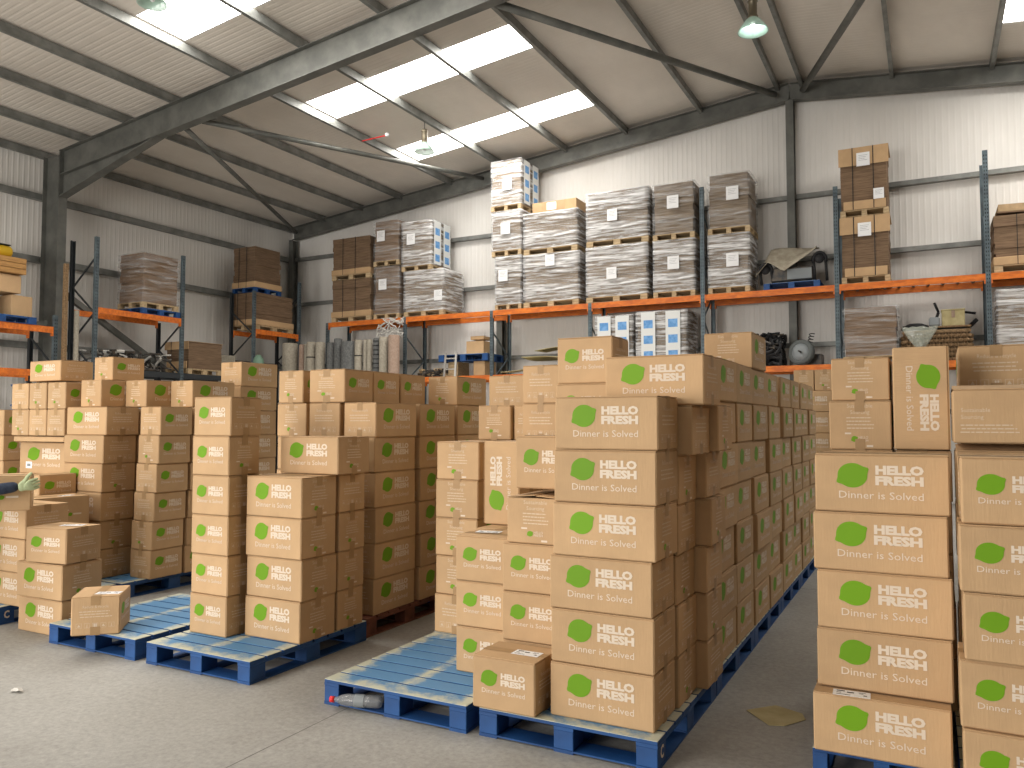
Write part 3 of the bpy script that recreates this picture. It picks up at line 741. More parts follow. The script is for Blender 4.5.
# ------------------------------------------------------------------ loads
def layered(mb, x0, x1, y0, y1, z0, z1, m, n, j, seed):
    q = random.Random(seed); h = (z1 - z0) / n
    for i in range(n):
        a, b, c, d = (q.uniform(-j, j) for _ in range(4))
        mb.box(x0 + j + a, x1 - j + b, y0 + j + c, y1 - j + d, z0 + i * h + .0005, z0 + (i + 1) * h - .0005, m)
def wrap_shell(w_, d, h, m, seed, amp=.012):
    """a crumpled film skin round a load, standing at the origin"""
    mb = MB(); nx, ny, nz = 14, 10, 16; q = seed * 3.7
    def P(x, y, z, n): 
        k = noise.noise(Vector((x * 3 + q, y * 3, z * 9))) * amp + noise.noise(Vector((x * 9 + q, y * 9, z * 26))) * amp * .6
        return (x + n[0] * (k + .012), y + n[1] * (k + .012), z)
    ring = []
    for i in range(nx): ring.append((-w_ / 2 + w_ * i / nx, -d / 2, (0, -1)))
    for i in range(ny): ring.append((w_ / 2, -d / 2 + d * i / ny, (1, 0)))
    for i in range(nx): ring.append((w_ / 2 - w_ * i / nx, d / 2, (0, 1)))
    for i in range(ny): ring.append((-w_ / 2, d / 2 - d * i / ny, (-1, 0)))
    L = len(ring); vs = []; fs = []
    for k in range(nz + 1):
        for (x, y, n) in ring: vs.append(P(x, y, h * k / nz, n))
    for k in range(nz):
        for i in range(L): fs.append((k * L + i, k * L + (i + 1) % L, (k + 1) * L + (i + 1) % L, (k + 1) * L + i))
    fs.append(tuple(nz * L + i for i in range(L)))
    mb.add(vs, fs, m, smooth=True); return mb
PL = .14
def paper(parent, w_, d, x, z, s=.2, rz=0, side='front'):
    T = face_T(side, w_ + .05, d + .05, 0)
    mb = MB(); mb.box(-s * .45, s * .45, -s * .5, s * .5, 0, .003, 'paper', T)
    Tf = T @ Matrix.Translation((0, 0, .0036))
    for i in range(4): rect(mb, Tf, -s * .3, s * (.3 - .08 * (i % 3)), s * (.28 - i * .12), s * (.30 - i * .12), 'grey')
    o = mb.build('paper_label', parent); 
    o.location = Matrix.Rotation(0, 3, 'Z') @ Vector((x, 0, z)) if side in ('front', 'back') else Vector((0, x, z))
    return o
GL = 'pallet loads on the back wall rack'
def load(style, x0, x1, zb, zt, label, y0=17.62, d=1.0, seed=1, labels=((0, .6, .26),), pal='wood', plabel=None, blue=(), name=None, palparts=True):
    """a pallet with its load; (zb, zt) are floor and top of the whole"""
    w_ = x1 - x0; cx = (x0 + x1) / 2; cy = y0 + d / 2
    if pal: pallet(pal, cx - w_ * .49, y0 + .01, plabel or ' '.join(('pallet under the ' + label).split()[:16]), z=zb, scale=(w_ * .98, (d - .02) / 1.2, PL / .15), group='pallets carrying loads on the racks')
    zl = zb + (PL + .003 if pal else 0); h = zt - zl
    o = empty(name or ('wrapped_pallet_load' if style in ('wrap', 'thin', 'blue') else 'cardboard_stack'), (cx, cy, zl), label, 'pallet load', 0, GL)
    mb = MB()
    if style in ('wrap', 'thin'):
        layered(mb, -w_ / 2 + .03, w_ / 2 - .03, -d / 2 + .03, d / 2 - .03, 0, h, 'brown_stack' if seed in (3, 4, 23, 30) else 'grey_stack', 7, .014, seed)
    elif style == 'blue':
        n = 4; nx = max(2, round(w_ / .42))
        layered(mb, -w_ / 2 + .03, w_ / 2 - .03, -d / 2 + .03, d / 2 - .03, 0, h, 'grey_stack', n, .01, seed)
    elif style == 'brown':
        layered(mb, -w_ / 2 + .02, w_ / 2 - .02, -d / 2 + .02, d / 2 - .02, .12, h, 'brown_stack', 8, .016, seed)
        # folded card skirt at the foot and a loose cap sheet
    elif style == 'band':
        layered(mb, -w_ / 2 + .02, w_ / 2 - .02, -d / 2 + .02, d / 2 - .02, .0, h, 'brown_stack', 6, .008, seed)
    mb.build('cardboard_layers', o)
    if style == 'brown':
        m2 = MB(); m2.box(-w_ / 2, w_ / 2, -d / 2, d / 2, 0, .16, 'card', b=.01); m2.build('card_skirt', o)
        for x in (-w_ * .2, w_ * .12):
            s2 = MB(); s2.box(x - .006, x + .006, -d / 2 - .004, -d / 2 + .002, 0, h + .003, 'black'); s2.build('strap', o)
    if style == 'band':
        capm = MB(); t = .34 * h / 1.2
        capm.box(-w_ / 2 - .01, w_ / 2 + .01, -d / 2 - .01, -d / 2, h - t, h + .008, 'card'); capm.box(-w_ / 2 - .01, w_ / 2 + .01, -d / 2, d / 2, h, h + .008, 'card'); capm.build('card_cap', o)
        lo = MB(); lo.box(-w_ * .42, w_ * .44, -d / 2 - .012, -d / 2 + .01, 0, .18, 'card', b=.004); lo.build('card_skirt', o)
        for x in (-w_ * .22, w_ * .2):
            s2 = MB(); s2.box(x - .008, x + .008, -d / 2 - .016, -d / 2 - .0125, 0, h + .01, 'black'); s2.build('strap', o)
    if style == 'blue':
        for side, n in (('front', 2 if w_ > .8 else 1), ('right', 2)):
            if side not in blue: continue
            T = face_T(side, w_, d, 0, .03); span = (w_ if side == 'front' else d)
            for i in range(n):
                x = span * ((i + .5) / n - .5) * .95
                b2 = MB(); b2.box(x - .17, x + .17, .02, h - .02, 0, .003, 'white_carton', T)
                k = 0
                while .1 + k * .36 < h - .2:
                    rect(b2, T @ Matrix.Translation((0, 0, .0036)), x - .11, x + .11, .1 + k * .36, .29 + k * .36, 'blue_print'); k += 1
                b2.build('printed_panel', o)
    if style in ('wrap', 'thin', 'blue'):
        wrap_shell(w_ - .02, d - .02, h + .01, 'film' if style != 'thin' else 'film_thin', seed).build('stretch_wrap', o)
    for (x, z, s) in labels: paper(o, w_ + .01, d + .01, x, z * h, s)
    return o
zr0 = ZB + .003
load('brown', -15.2, -13.78, zr0, 5.76, 'lower brown flat-card stack, leftmost on the back rack', seed=1, labels=())
load('brown', -15.2, -13.80, 5.765, 6.97, 'upper brown flat-card stack, leftmost on the back rack', seed=2, labels=())
load('thin', -13.68, -12.80, zr0, 6.02, 'lower narrow dark wrapped load beside the brown stacks', seed=3, labels=((-.1, .62, .3),), d=.95)
load('thin', -13.70, -12.82, 6.04, 7.31, 'upper narrow dark wrapped load beside the brown stacks', seed=4, labels=((-.15, .62, .3),), d=.95)
load('wrap', -12.66, -11.35, zr0, 5.80, 'lower wide wrapped load left of the rack gap', seed=5, labels=((.50, .35, .28),), d=1.05)
load('blue', -12.74, -11.75, 5.81, 7.17, 'wrapped load with blue print on its right side, left of the rack gap', seed=6, labels=((-.15, .6, .3),), blue=('right',))
load('wrap', -9.80, -9.03, zr0, 5.93, 'lowest of the three-high wrapped tower', seed=7, labels=((-.12, .6, .3),))
load('wrap', -9.90, -9.03, 5.945, 7.10, 'middle of the three-high wrapped tower', seed=8, labels=((.0, .55, .3),))
load('blue', -9.92, -9.03, 7.115, 8.42, 'topmost load under the roof with blue print on its side', seed=9, labels=((.05, .45, .3),), blue=('right',), d=1.05)
load('wrap', -8.98, -7.45, zr0, 5.88, 'lower wide wrapped load right of the three-high tower', seed=10, labels=((.0, .85, .28),))
o = load('wrap', -8.98, -7.48, 5.89, 6.93, 'upper wide wrapped load with tan cartons on its top', seed=11, labels=())
bx = empty('carton_row', (-8.20, 18.0, 6.945), 'row of tan cartons lying on the wide wrapped load', 'cartons')
for i in range(4):
    mb = MB(); mb.box(-.52 + i * .30 + .002, -.52 + (i + 1) * .30, -.36, .3, 0, .25, 'card', b=.004)
    mb.build('carton', bx)
mb = MB(); mb.box(-.12, .14, -.366, -.362, .03, .22, 'paper'); mb.build('paper_label', bx)
load('wrap', -7.28, -5.72, zr0, 5.90, 'lower widest milky wrapped load in the middle of the rack', seed=12, labels=((-.1, .45, .28),))
load('wrap', -7.27, -5.68, 5.91, 7.22, 'upper widest milky wrapped load in the middle of the rack', seed=13, labels=((-.1, .5, .28),))
load('wrap', -5.60, -4.60, zr0, 5.88, 'lower wrapped load just left of the tall rack post', seed=14, labels=((0, .55, .3),))
load('thin', -5.60, -4.60, 5.89, 7.20, 'upper grey wrapped load just left of the tall rack post', seed=15, labels=((0, .62, .3),))
load('wrap', -4.33, -3.40, zr0, 5.88, 'lower wrapped load right of the tall rack post', seed=16, labels=((.1, .5, .3),))
load('thin', -4.32, -3.38, 5.89, 7.24, 'upper wrapped load right of the tall rack post', seed=17, labels=((.1, .62, .3),))
load('band', -1.55, -.62, zr0, 5.93, 'lower strapped brown stack with tan cap on the right rack', seed=18, labels=((0, .78, .28),))
load('band', -1.55, -.62, 5.945, 7.38, 'upper strapped brown stack with tan cap on the right rack', seed=19, labels=((0, .8, .28), (.28, .22, .22)))
load('brown', 1.16, 2.5, zr0, 5.66, 'brown flat-card stack at the right picture edge', seed=20, labels=())
mb = MB(); mb.box(-.7, .7, -.45, .45, 0, .03, 'brown_stack'); mb.box(-.68, .72, -.43, .47, .031, .17, 'card_inner')
o = mb.build('cardboard_sheets', None, (1.95, 18.15, 5.70), (0, R(2), 0)); tag(o, 'loose cardboard sheets on top of the right-edge stack', 'cardboard')
# lower level
zl0 = ZL + .003
load('blue', -7.05, -6.09, zl0 - .0, 4.22, 'left of two blue-and-white printed loads under the orange beam', seed=21, labels=(), blue=('front',), d=.98)
load('blue', -6.03, -4.80, zl0 - .0, 4.26, 'right of two blue-and-white printed loads under the orange beam', seed=22, labels=(), blue=('front',), d=.98)
load('thin', -1.55, -.50, zl0, 4.05, 'dark loosely wrapped bale under the right rack beam', seed=23, labels=(), pal='wood', d=.95)
load('wrap', 1.18, 2.4, zl0, 4.22, 'crumpled wrapped load low at the right picture edge', seed=24, labels=(), d=.98)

# left wall loads
pallet('blue', -17.2, 12.30 - .03, 'blue pallet under the wrapped stack on the left wall rack', z=4.253, scale=(.93, .88, .95), group='pallets carrying loads on the racks')
def load_side(style, y0, y1, zb, zt, label, seed, pal='wood', x0=-17.25, x1=-16.32, labels=()):
    w_ = x1 - x0; d = y1 - y0
    return load(style, x0, x1, zb, zt, label, y0=y0, d=d, seed=seed, pal=pal, labels=labels)
load_side('thin', 12.30, 13.33, 4.40, 5.72, 'grey wrapped stack on two pallets, left wall rack', 30)
load_side('brown', 15.9, 17.38, 4.253, 5.30, 'lower long dark brown stack in the far left corner', 31, x0=-17.40, x1=-16.38)
load_side('brown', 15.92, 16.95, 5.31, 6.60, 'upper tall dark brown stack in the far left corner', 32, pal='blue', x0=-17.35, x1=-16.45)
load_side('band', 13.65, 14.75, 2.903, 3.72, 'low dark cardboard stack under the left wall rack', 33, x0=-17.2, x1=-16.35)
# near-left rack
pallet('blue', -17.1, 8.40, 'dark blue pallet on the low rack at left edge', z=3.703, scale=(.85, 1.15, 1), group='pallets carrying loads on the racks')
for k, (y, z, s, lab) in enumerate([(9.30, 3.856, (.95, 1, 1.6), 'plain brown box, lowest on the low rack at left'), (9.20, 4.33, (.8, 1.0, 1.3), 'plain brown box above the lowest one, under the wooden crate, left rack')]):
    w_, d, h = KIND['small']; mb = MB(); mb.box(-.3, .3, -.21, .21, 0, .43 if k == 0 else .36, 'card', b=.006)
    o = mb.build('cardboard_box', None, (-16.75, y + .15 + .14 * (k == 0), z + .002), (0, 0, 0)); tag(o, lab, 'box')
    f = MB(); f.box(-.3, .3, 0, .2, 0, .004, 'card'); f.build('top_flap', o, (0, -.21, (.43 if k == 0 else .36) + .001), (R(0), 0, 0))
for k in range(4):
    mb = MB(); mb.box(-.25, .25, -.28, .28, 0, .1, 'card_inner', b=.004)
    o = mb.build('flat_carton', None, (-16.72, 8.72 - .02 * (k % 2), 3.853 + .102 * k)); tag(o, f'flat carton, {ORD[k]} in the short pile left of the plain brown box', 'carton', 'flat cartons on the low left rack')
mb = MB(); 
for i in range(3): mb.box(-.4, .4, -.3, .3, i * .11, i * .11 + .1, 'orangewood', b=.004)
for y in (-.305, .3): mb.box(-.38, -.33, y, y + .006, 0, .32, 'orangewood'); mb.box(.33, .38, y, y + .006, 0, .32, 'orangewood')
cr = mb.build('wooden_crate', None, (-16.75, 9.3, 4.72)); tag(cr, 'orange-brown slatted wooden crate on top of the left rack boxes', 'crate')
mb = MB(); mb.lathe([(0, -.5), (.10, -.49), (.13, -.45), (.13, .4), (.09, .48), (0, .5)], 'yellow', 16, Matrix.Rotation(R(90), 4, 'X'))
tb = mb.build('yellow_tube_bag', None, (-16.75, 9.0, 5.20)); tag(tb, 'long yellow bag lying on the wooden crate at left edge', 'bag')
mb = MB(); mb.box(-.12, .1, -.45, .45, 0, .02, 'black', b=.004); mb.build('dark_strap', tb, (0, 0, .125))
# old timber post and pale pipe beside the steel column
mb = MB(); mb.box(-.04, .04, -.04, .04, 0, 5.05, 'wicker', b=.005); o = mb.build('timber_post', None, (-16.1, 10.28, 0)); tag(o, 'old brown timber post beside the big steel column', 'post')
mb = MB(); mb.tube([(0, 0, 0), (0, 0, 4.1)], .05, 'carpet1', 12); o = mb.build('pale_pipe', None, (-16.22, 10.62, 0)); tag(o, 'pale upright pipe right of the timber post', 'pipe')
# blue rail trolley at the left edge
mb = MB()
br = empty('blue_trolley', (-11.6, 7.0, 0), 'blue tubular trolley rail behind the boxes at left edge', 'trolley')
for z in (1.95, 2.25): m2 = MB(); m2.tube([(-.6, 0, z), (.42, 0, z)], .02, 'bluesteel'); m2.build('rail', br)
for x in (-.55, 0, .4): m2 = MB(); m2.tube([(x, 0, .1), (x, 0, 2.25)], .02, 'bluesteel'); m2.build('post', br)
m2 = MB(); m2.box(-.6, .45, -.25, .25, .1, .14, 'bluesteel'); m2.build('platform', br)
for x in (-.5, .35):
    for y in (-.18, .18):
        m2 = MB(); m2.lathe([(0, -.02), (.05, -.02), (.05, .02), (0, .02)], 'black', 14, Matrix.Translation((x, y, .05)) @ Matrix.Rotation(R(90), 4, 'X')); m2.build('wheel', br)

# heap of dark plastic stuff on the left rack
def tangle(name, loc, size, n, m, label, cat, seed, r=.02, tip=None):
    q = random.Random(seed); mb = MB()
    for i in range(n):
        p = Vector((q.uniform(-1, 1) * size[0], q.uniform(-1, 1) * size[1], r + q.uniform(0, 1) ** 1.4 * size[2])); pts = []
        d = Vector((q.uniform(-1, 1), q.uniform(-1, 1), q.uniform(-.6, .6))).normalized()
        for k in range(6):
            pts.append(p.copy()); p += d * .09; d = (d + Vector((q.uniform(-1, 1), q.uniform(-1, 1), q.uniform(-1, .8))) * .5).normalized()
            p = Vector((max(-size[0], min(size[0], p.x)), max(-size[1], min(size[1], p.y)), max(r, min(size[2], p.z))))
        mb.tube(pts, r * q.uniform(.6, 1.3), m if q.random() < .8 or not tip else tip, 5)
    o = mb.build(name, None, loc); tag(o, label, cat, None, 'stuff'); return o
tangle('plastic_sheet_heap', (-16.75, 12.2, 2.91), (.4, .95, .42), 90, 'darkmetal', 'heap of dark crumpled plastic and straps on the left wall rack', 'scrap', 4, .03, 'shred')
tangle('black_cable_tangle', (-3.10, 18.1, 2.91), (.30, .35, .72), 150, 'black', 'tangled black hoses and machine parts beside the loose wheel', 'machine parts', 5, .028, 'darkmetal')
tangle('torn_film_strands', (-13.0, 17.50, 4.0), (.42, .04, .55), 60, 'shred', 'torn pale film strands hanging from the rack beam', 'torn film', 8, .016)
tangle('assorted_hardware', (-11.85, 18.1, 2.91), (.48, .3, .20), 60, 'darkmetal', 'low heap of dark hardware on the rack left of the ladder', 'scrap', 9, .03, 'wood')

# carpet rolls leaning by the back wall
q = random.Random(5)
rolls = [(-16.55, .24, 3.95, 'carpet1', 'thick beige'), (-15.75, .10, 3.9, 'carpet3', 'thin brownish'), (-15.50, .10, 3.9, 'carpet1', 'thin pale'), (-15.10, .18, 3.95, 'carpet1', 'strapped beige'),
         (-14.62, .18, 3.93, 'carpet1', 'plain beige'), (-14.2, .12, 3.9, 'carpet2', 'short dark grey'), (-13.95, .14, 4.0, 'carpet2', 'dark grey'), (-13.55, .19, 3.9, 'carpet2', 'wide dark leaning'),
         (-13.1, .15, 3.93, 'carpet1', 'beige with tie'), (-12.78, .10, 3.93, 'carpet1', 'slim beige'), (-12.50, .12, 3.93, 'carpet1', 'second slim beige'), (-12.18, .11, 3.95, 'carpet2', 'ribbed dark'), (-11.88, .15, 3.97, 'carpet1', 'olive beige'), (-11.52, .17, 4.0, 'carpet3', 'pinkish brown')]
RXR = [(-16.16, 0.216), (-15.72, 0.081), (-15.57, 0.044), (-15.37, 0.135), (-15.04, 0.133), (-14.66, 0.113), (-14.38, 0.112), (-14.03, 0.214), (-13.68, 0.108), (-13.46, 0.056), (-13.31, 0.072), (-13.09, 0.088), (-12.83, 0.12), (-12.5, 0.151)]
for i, (x, r, h, m, nm) in enumerate(rolls):
    xx, r = RXR[i]; y = 17.0
    mb = MB(); pr = [(.03, .02), (r - .02, .0), (r, .02), (r, h - .02), (r - .02, h), (r - .03, h - .015), (r * .45, h - .015), (r * .45, h - .2), (.0, h - .2)]
    mb.lathe(pr, m, 20); lean = R(q.uniform(-.2, .2)) if nm != 'wide dark leaning' else R(.3)
    o = mb.build('carpet_roll', None, (xx, y, .0), (0, lean, 0)); tag(o, f'{nm} carpet roll standing on end by the back wall', 'carpet roll', 'carpet rolls standing by the back wall')
    if 'strap' in nm or 'tie' in nm or 'ribbed' in nm:
        for z in ([h - .45, h - .9] if 'ribbed' not in nm else [h - .1 - .12 * k for k in range(8)]):
            m2 = MB(); m2.lathe([(r + .001, z), (r + .008, z + .01), (r + .001, z + .03)], 'black', 20); m2.build('tie', o)
mb = MB(); mb.box(-.25, .25, -.03, .03, 0, 3.5, 'carpet1', b=.02); o = mb.build('rolled_mat', None, (-16.75, 15.25, 0), (0, 0, R(80))); tag(o, 'folded cream mats upright in the left corner', 'mat')
mb = MB(); mb.lathe([(0, 0), (.14, 0), (.16, .1), (.16, 3.2), (.13, 3.4), (.06, 3.5), (0, 3.52)], 'teal', 20); o = mb.build('green_roll', None, (-15.95, 15.6, 0)); tag(o, 'pale green rounded roll in the far left corner', 'roll')

# machine with draped canvas on a blue pallet
pallet('blue', -3.12, 17.66, 'blue pallet under the canvas-draped machine on the rack', z=zr0, scale=(1.15, .78, 1), group='pallets carrying loads on the racks')
mz = zr0 + .155
mc = empty('folded_machine', (-2.55, 18.1, mz), 'dark machine with two hooped wheels under the draped canvas', 'machine')
m2 = MB(); m2.box(-.45, .42, -.25, .3, .05, .35, 'darkmetal', b=.02); m2.box(-.1, .4, -.28, -.25, .08, .3, 'grey'); m2.build('body', mc)
for x in (-.55, .56):
    h0 = .30 if x < 0 else .45
    m2 = MB(); m2.tube([(x + .13 * math.cos(t), -.25, h0 + .16 * math.sin(t)) for t in [k * math.pi / 10 - .3 for k in range(13)]], .035, 'black', 8); m2.tube([(x - .12, -.25, h0), (x - .10, -.2, 0)], .03, 'black'); m2.tube([(x + .12, -.25, h0), (x + .14, -.2, .0)], .03, 'black'); m2.build('hooped_leg', mc)
    m2 = MB(); m2.lathe([(0, -.03), (.09, -.03), (.10, 0), (.09, .03), (0, .03)], 'black', 16, Matrix.Translation((x, -.28, h0 + .02)) @ Matrix.Rotation(R(90), 4, 'X')); m2.build('wheel', mc)
mb = MB(); n = 14; vs = []; fs = []       # canvas: a sheet hung over the machine, one corner down in front
def cz(u, v):
    x = -.75 + 1.25 * u; y = .30 - .66 * v
    top = .74 + .04 * math.sin(u * 5) + (.06 * u)
    drop = max(0, v - .35); tri = max(0, 1 - abs(u - .48) / .52)
    z = top - drop * .85 * (0.15 + tri * 1.0) - max(0, .22 - u) * 2.0 - .03 * math.sin(v * 9 + u * 4)
    return (x, y - tri * drop * .22, z)
for i in range(n + 1):
    for j in range(n + 1): vs.append(cz(i / n, j / n))
for i in range(n):
    for j in range(n): fs.append((i * (n + 1) + j, (i + 1) * (n + 1) + j, (i + 1) * (n + 1) + j + 1, i * (n + 1) + j + 1))
mb.add(vs, fs, 'canvas', smooth=True); o = mb.build('canvas_sheet', None, (-2.55, 18.1, mz + .02)); tag(o, 'creased beige canvas draped over the machine on the rack', 'canvas')
sm = o.modifiers.new('s', 'SOLIDIFY'); sm.thickness = .008
# loose wheel, basket, little box, bag, dark tools
wh = empty('spare_wheel', (-2.38, 17.80, zl0 + .27), 'grey-rimmed wheel tilted on the orange beam shelf', 'wheel'); wh.rotation_euler = (R(82), R(14), R(-20)); wh.location.z = zl0 + .28
m2 = MB(); m2.lathe([(.19, -.07), (.25, -.08), (.275, -.05), (.275, .05), (.25, .08), (.19, .07)], 'tyre', 28); m2.build('tyre', wh)
m2 = MB(); m2.lathe([(0, -.05), (.05, -.045), (.06, -.02), (.13, -.025), (.185, -.045), (.19, -.065), (.19, .065), (.05, .05), (0, .05)], 'grey', 20); m2.build('hub', wh)
m2 = MB(); m2.tube([(0, 0, 0), (.06, -.0, .25)], .02, 'darkmetal'); m2.build('axle', wh)
sp = MB(); pts = []
for k in range(60): t = k / 59; a = t * 2 * math.pi * 7; pts.append((.05 * math.cos(a), .05 * math.sin(a), t * .45))
sp.tube(pts, .01, 'black', 6); o = sp.build('coil_spring', None, (-2.30, 18.1, zl0 + .285), (R(-10), R(12), 0)); tag(o, 'black coil spring rising behind the grey-rimmed wheel', 'spring')
pb = MB(); pb.box(-.3, .3, -.2, .2, 0, .26, 'darkmetal', b=.01); o = pb.build('metal_box', None, (-2.30, 18.25, zl0)); tag(o, 'dark metal box behind the grey-rimmed wheel', 'box')
def basket():
    o = empty('wicker_basket', (.17, 18.0, zl0), 'long brown wicker basket on the right rack shelf', 'basket')
    mb = MB(); w_, d, h = 1.15, .7, .58; nz = 6
    for k in range(nz):
        z = .03 + k * (h - .03) / nz; pts = []
        ring = [(-w_ / 2 + w_ * i / 22, -d / 2) for i in range(22)] + [(w_ / 2, -d / 2 + d * i / 12) for i in range(12)] + [(w_ / 2 - w_ * i / 22, d / 2) for i in range(22)] + [(-w_ / 2, d / 2 - d * i / 12) for i in range(12)]
        for i, (x, y) in enumerate(ring + ring[:1]):
            s_ = .034 * (1 if (i + k) % 2 else -1); nx, ny = (0, -1 if y < 0 else 1) if abs(abs(y) - d / 2) < 1e-6 else (1 if x > 0 else -1, 0)
            pts.append((x + nx * s_, y + ny * s_, z))
        mb.tube(pts, .036, 'wicker', 6, cap=False)
    mb.build('woven_side', o)
    m2 = MB()
    for i in range(22): x = -w_ / 2 + w_ * (i + .0) / 22; m2.box(x - .008, x + .008, -d / 2 - .005, -d / 2 + .005, 0, h, 'wicker')
    m2.box(-w_ / 2, w_ / 2, -d / 2, d / 2, 0, .02, 'wicker'); m2.build('stakes_and_base', o)
    m3 = MB(); m3.tube([(-w_ / 2, -d / 2, h), (w_ / 2, -d / 2, h), (w_ / 2, d / 2, h), (-w_ / 2, d / 2, h), (-w_ / 2, -d / 2, h)], .035, 'wicker', 8); m3.build('rim', o)
basket()
bl = MB(); bl.box(-.18, .35, -.25, .25, 0, .03, 'black', b=.01); bl.box(-.2, .42, -.3, .3, .03, .07, 'wicker', b=.01); o = bl.build('dark_tray', None, (.35, 18.0, zl0 + .625)); tag(o, 'dark tray lying across the wicker basket', 'tray')
mb = MB(); mb.box(-.2, .2, -.15, .15, 0, .30, 'scrap', b=.01); o = mb.build('small_tan_box', None, (.47, 17.95, zl0 + .70)); tag(o, 'small tan latched box on the wicker basket', 'box')
m2 = MB(); m2.box(-.21, .21, -.16, .16, .3, .33, 'scrap', b=.008); m2.build('lid', o); m2 = MB(); m2.box(-.03, .03, -.162, -.152, .16, .30, 'carpet3'); m2.build('latch', o)
mb = MB()
for (a, b, r) in (((-.35, 0, 0), (-.25, -.05, .30), .03), ((-.25, -.05, .3), (-.32, 0, .5), .025), ((.22, 0, .28), (.40, -.05, .24), .025), ((.3, .1, 0), (.42, 0, .12), .04)): mb.tube([a, b], r, 'black')
o = mb.build('black_tool_handles', None, (.47, 18.2, zl0 + .72)); tag(o, 'black tool handles sticking out round the tan box', 'tools', None, 'stuff')
mb = MB(); mb.box(-.1, .1, -.08, .08, 0, .18, 'grey', b=.03); o = mb.build('grey_bundle', None, (.14, 17.82, zl0 + .70)); tag(o, 'small grey cloth bundle left of the tan box', 'bundle')
mb = MB(); mb.lathe([(0, 0), (.16, 0), (.22, .05), (.20, .12), (.1, .17), (0, .18)], 'black', 16, Matrix.Scale(1.2, 4, (1, 0, 0))); o = mb.build('black_cap_bundle', None, (-.20, 18.08, zl0 + .63)); tag(o, 'black rounded bundle behind the clear bag', 'bundle')
mb = MB(); n = 10; vs = []; fs = []
for i in range(n + 1):
    for j in range(n + 1):
        u = i / n * 2 - 1; v = j / n; wv = .29 * (1 - v) ** .7 + .03
        vs.append((u * wv, -.05 * math.cos(u * 1.5) + .03 * noise.noise(Vector((u * 3, v * 4, 2))), -v * .44 + .04 * noise.noise(Vector((u * 4, v * 3, 0)))))
for i in range(n):
    for j in range(n): fs.append((i * (n + 1) + j, (i + 1) * (n + 1) + j, (i + 1) * (n + 1) + j + 1, i * (n + 1) + j + 1))
mb.add(vs, fs, 'bag', smooth=True); o = mb.build('clear_plastic_bag', None, (-.12, 17.56, zl0 + .68)); tag(o, 'clear plastic bag hanging over the front of the wicker basket', 'bag')
sm = o.modifiers.new('s', 'SOLIDIFY'); sm.thickness = .012

# bay with the ladder: blue pallet on boxes
for k, (x, w_, h, m, lab) in enumerate([(-11.1, .30, .38, 'wood', 'wooden block carrying the raised blue pallet, left one'), (-10.30, .34, .38, 'card', 'tan box carrying the raised blue pallet, right one')]):
    mb = MB(); mb.box(-w_ / 2, w_ / 2, -.3, .3, 0, h, m, b=.01); o = mb.build('support_box', None, (x, 18.0, zl0)); tag(o, lab, 'box')
pallet('blue', -11.5, 17.62, 'raised blue pallet above the little ladder', z=zl0 + .385, scale=(1.5, .72, 1.25), group='pallets carrying loads on the racks')
for (x, y, z, s, lab) in ((-10.45, 17.95, zl0 + .385 + .19, (.52, .42, .33), 'tan box on the raised blue pallet'), (-10.42, 18.0, zl0 + .385 + .19 + .375, (.40, .40, .09), 'flat lidded box on top of the tan box, raised pallet')):
    mb = MB(); mb.box(-s[0] / 2, s[0] / 2, -s[1] / 2, s[1] / 2, 0, s[2], 'card', b=.006); o = mb.build('cardboard_box', None, (x, y, z)); tag(o, lab, 'box')
    f = MB(); f.box(-s[0] / 2, s[0] / 2, 0, s[1] * .48, 0, .004, 'card'); f.build('top_flap', o, (0, -s[1] / 2, s[2] + .001), (R(6), 0, 0))
ld = empty('step_ladder', (-11.05, 17.15, 0), 'small pale ladder leaning against the rack shelf', 'ladder')
for s_ in (-1, 1): m2 = MB(); m2.bar((s_ * .20, 0, 0), (s_ * .16, .38, 3.52), .05, .03, 'alu'); m2.build('rail', ld)
for k in range(12): z = .28 + k * .28; m2 = MB(); t = z / 3.52; m2.bar((-.2 + .04 * t, .38 * t, z), (.2 - .04 * t, .38 * t, z), .03, .03, 'alu'); m2.build('rung', ld)
ld.rotation_euler = (0, 0, 0)
# warped cardboard sheets on the shelf
for k, (x, z, a, b, c) in enumerate([(-8.98, .0, 4, -3, 8), (-8.35, .22, -3, 5, -4), (-8.0, .47, 2, -4, 5)]):
    mb = MB(); n = 8; vs = []; fs = []
    for i in range(n + 1):
        for j in range(n + 1):
            u, v = i / n - .5, j / n - .5; zz = .06 * math.sin(u * 4 + k) * math.cos(v * 2)
            vs += [(u * 1.35, v * .85, zz)]
    for i in range(n):
        for j in range(n): fs.append((i * (n + 1) + j, (i + 1) * (n + 1) + j, (i + 1) * (n + 1) + j + 1, i * (n + 1) + j + 1))
    mb.add(vs, fs, 'scrap', smooth=True); o = mb.build('cardboard_sheet', None, (x, 18.05, zl0 + .16 + z), (R(a), R(b), R(c))); sm = o.modifiers.new('s', 'SOLIDIFY'); sm.thickness = .012
    tag(o, ['lowest curled cardboard sheet behind the centre boxes', 'middle curled cardboard sheet behind the centre boxes', 'topmost curled cardboard sheet behind the centre boxes'][k], 'cardboard sheet', 'curled cardboard sheets on the shelf')

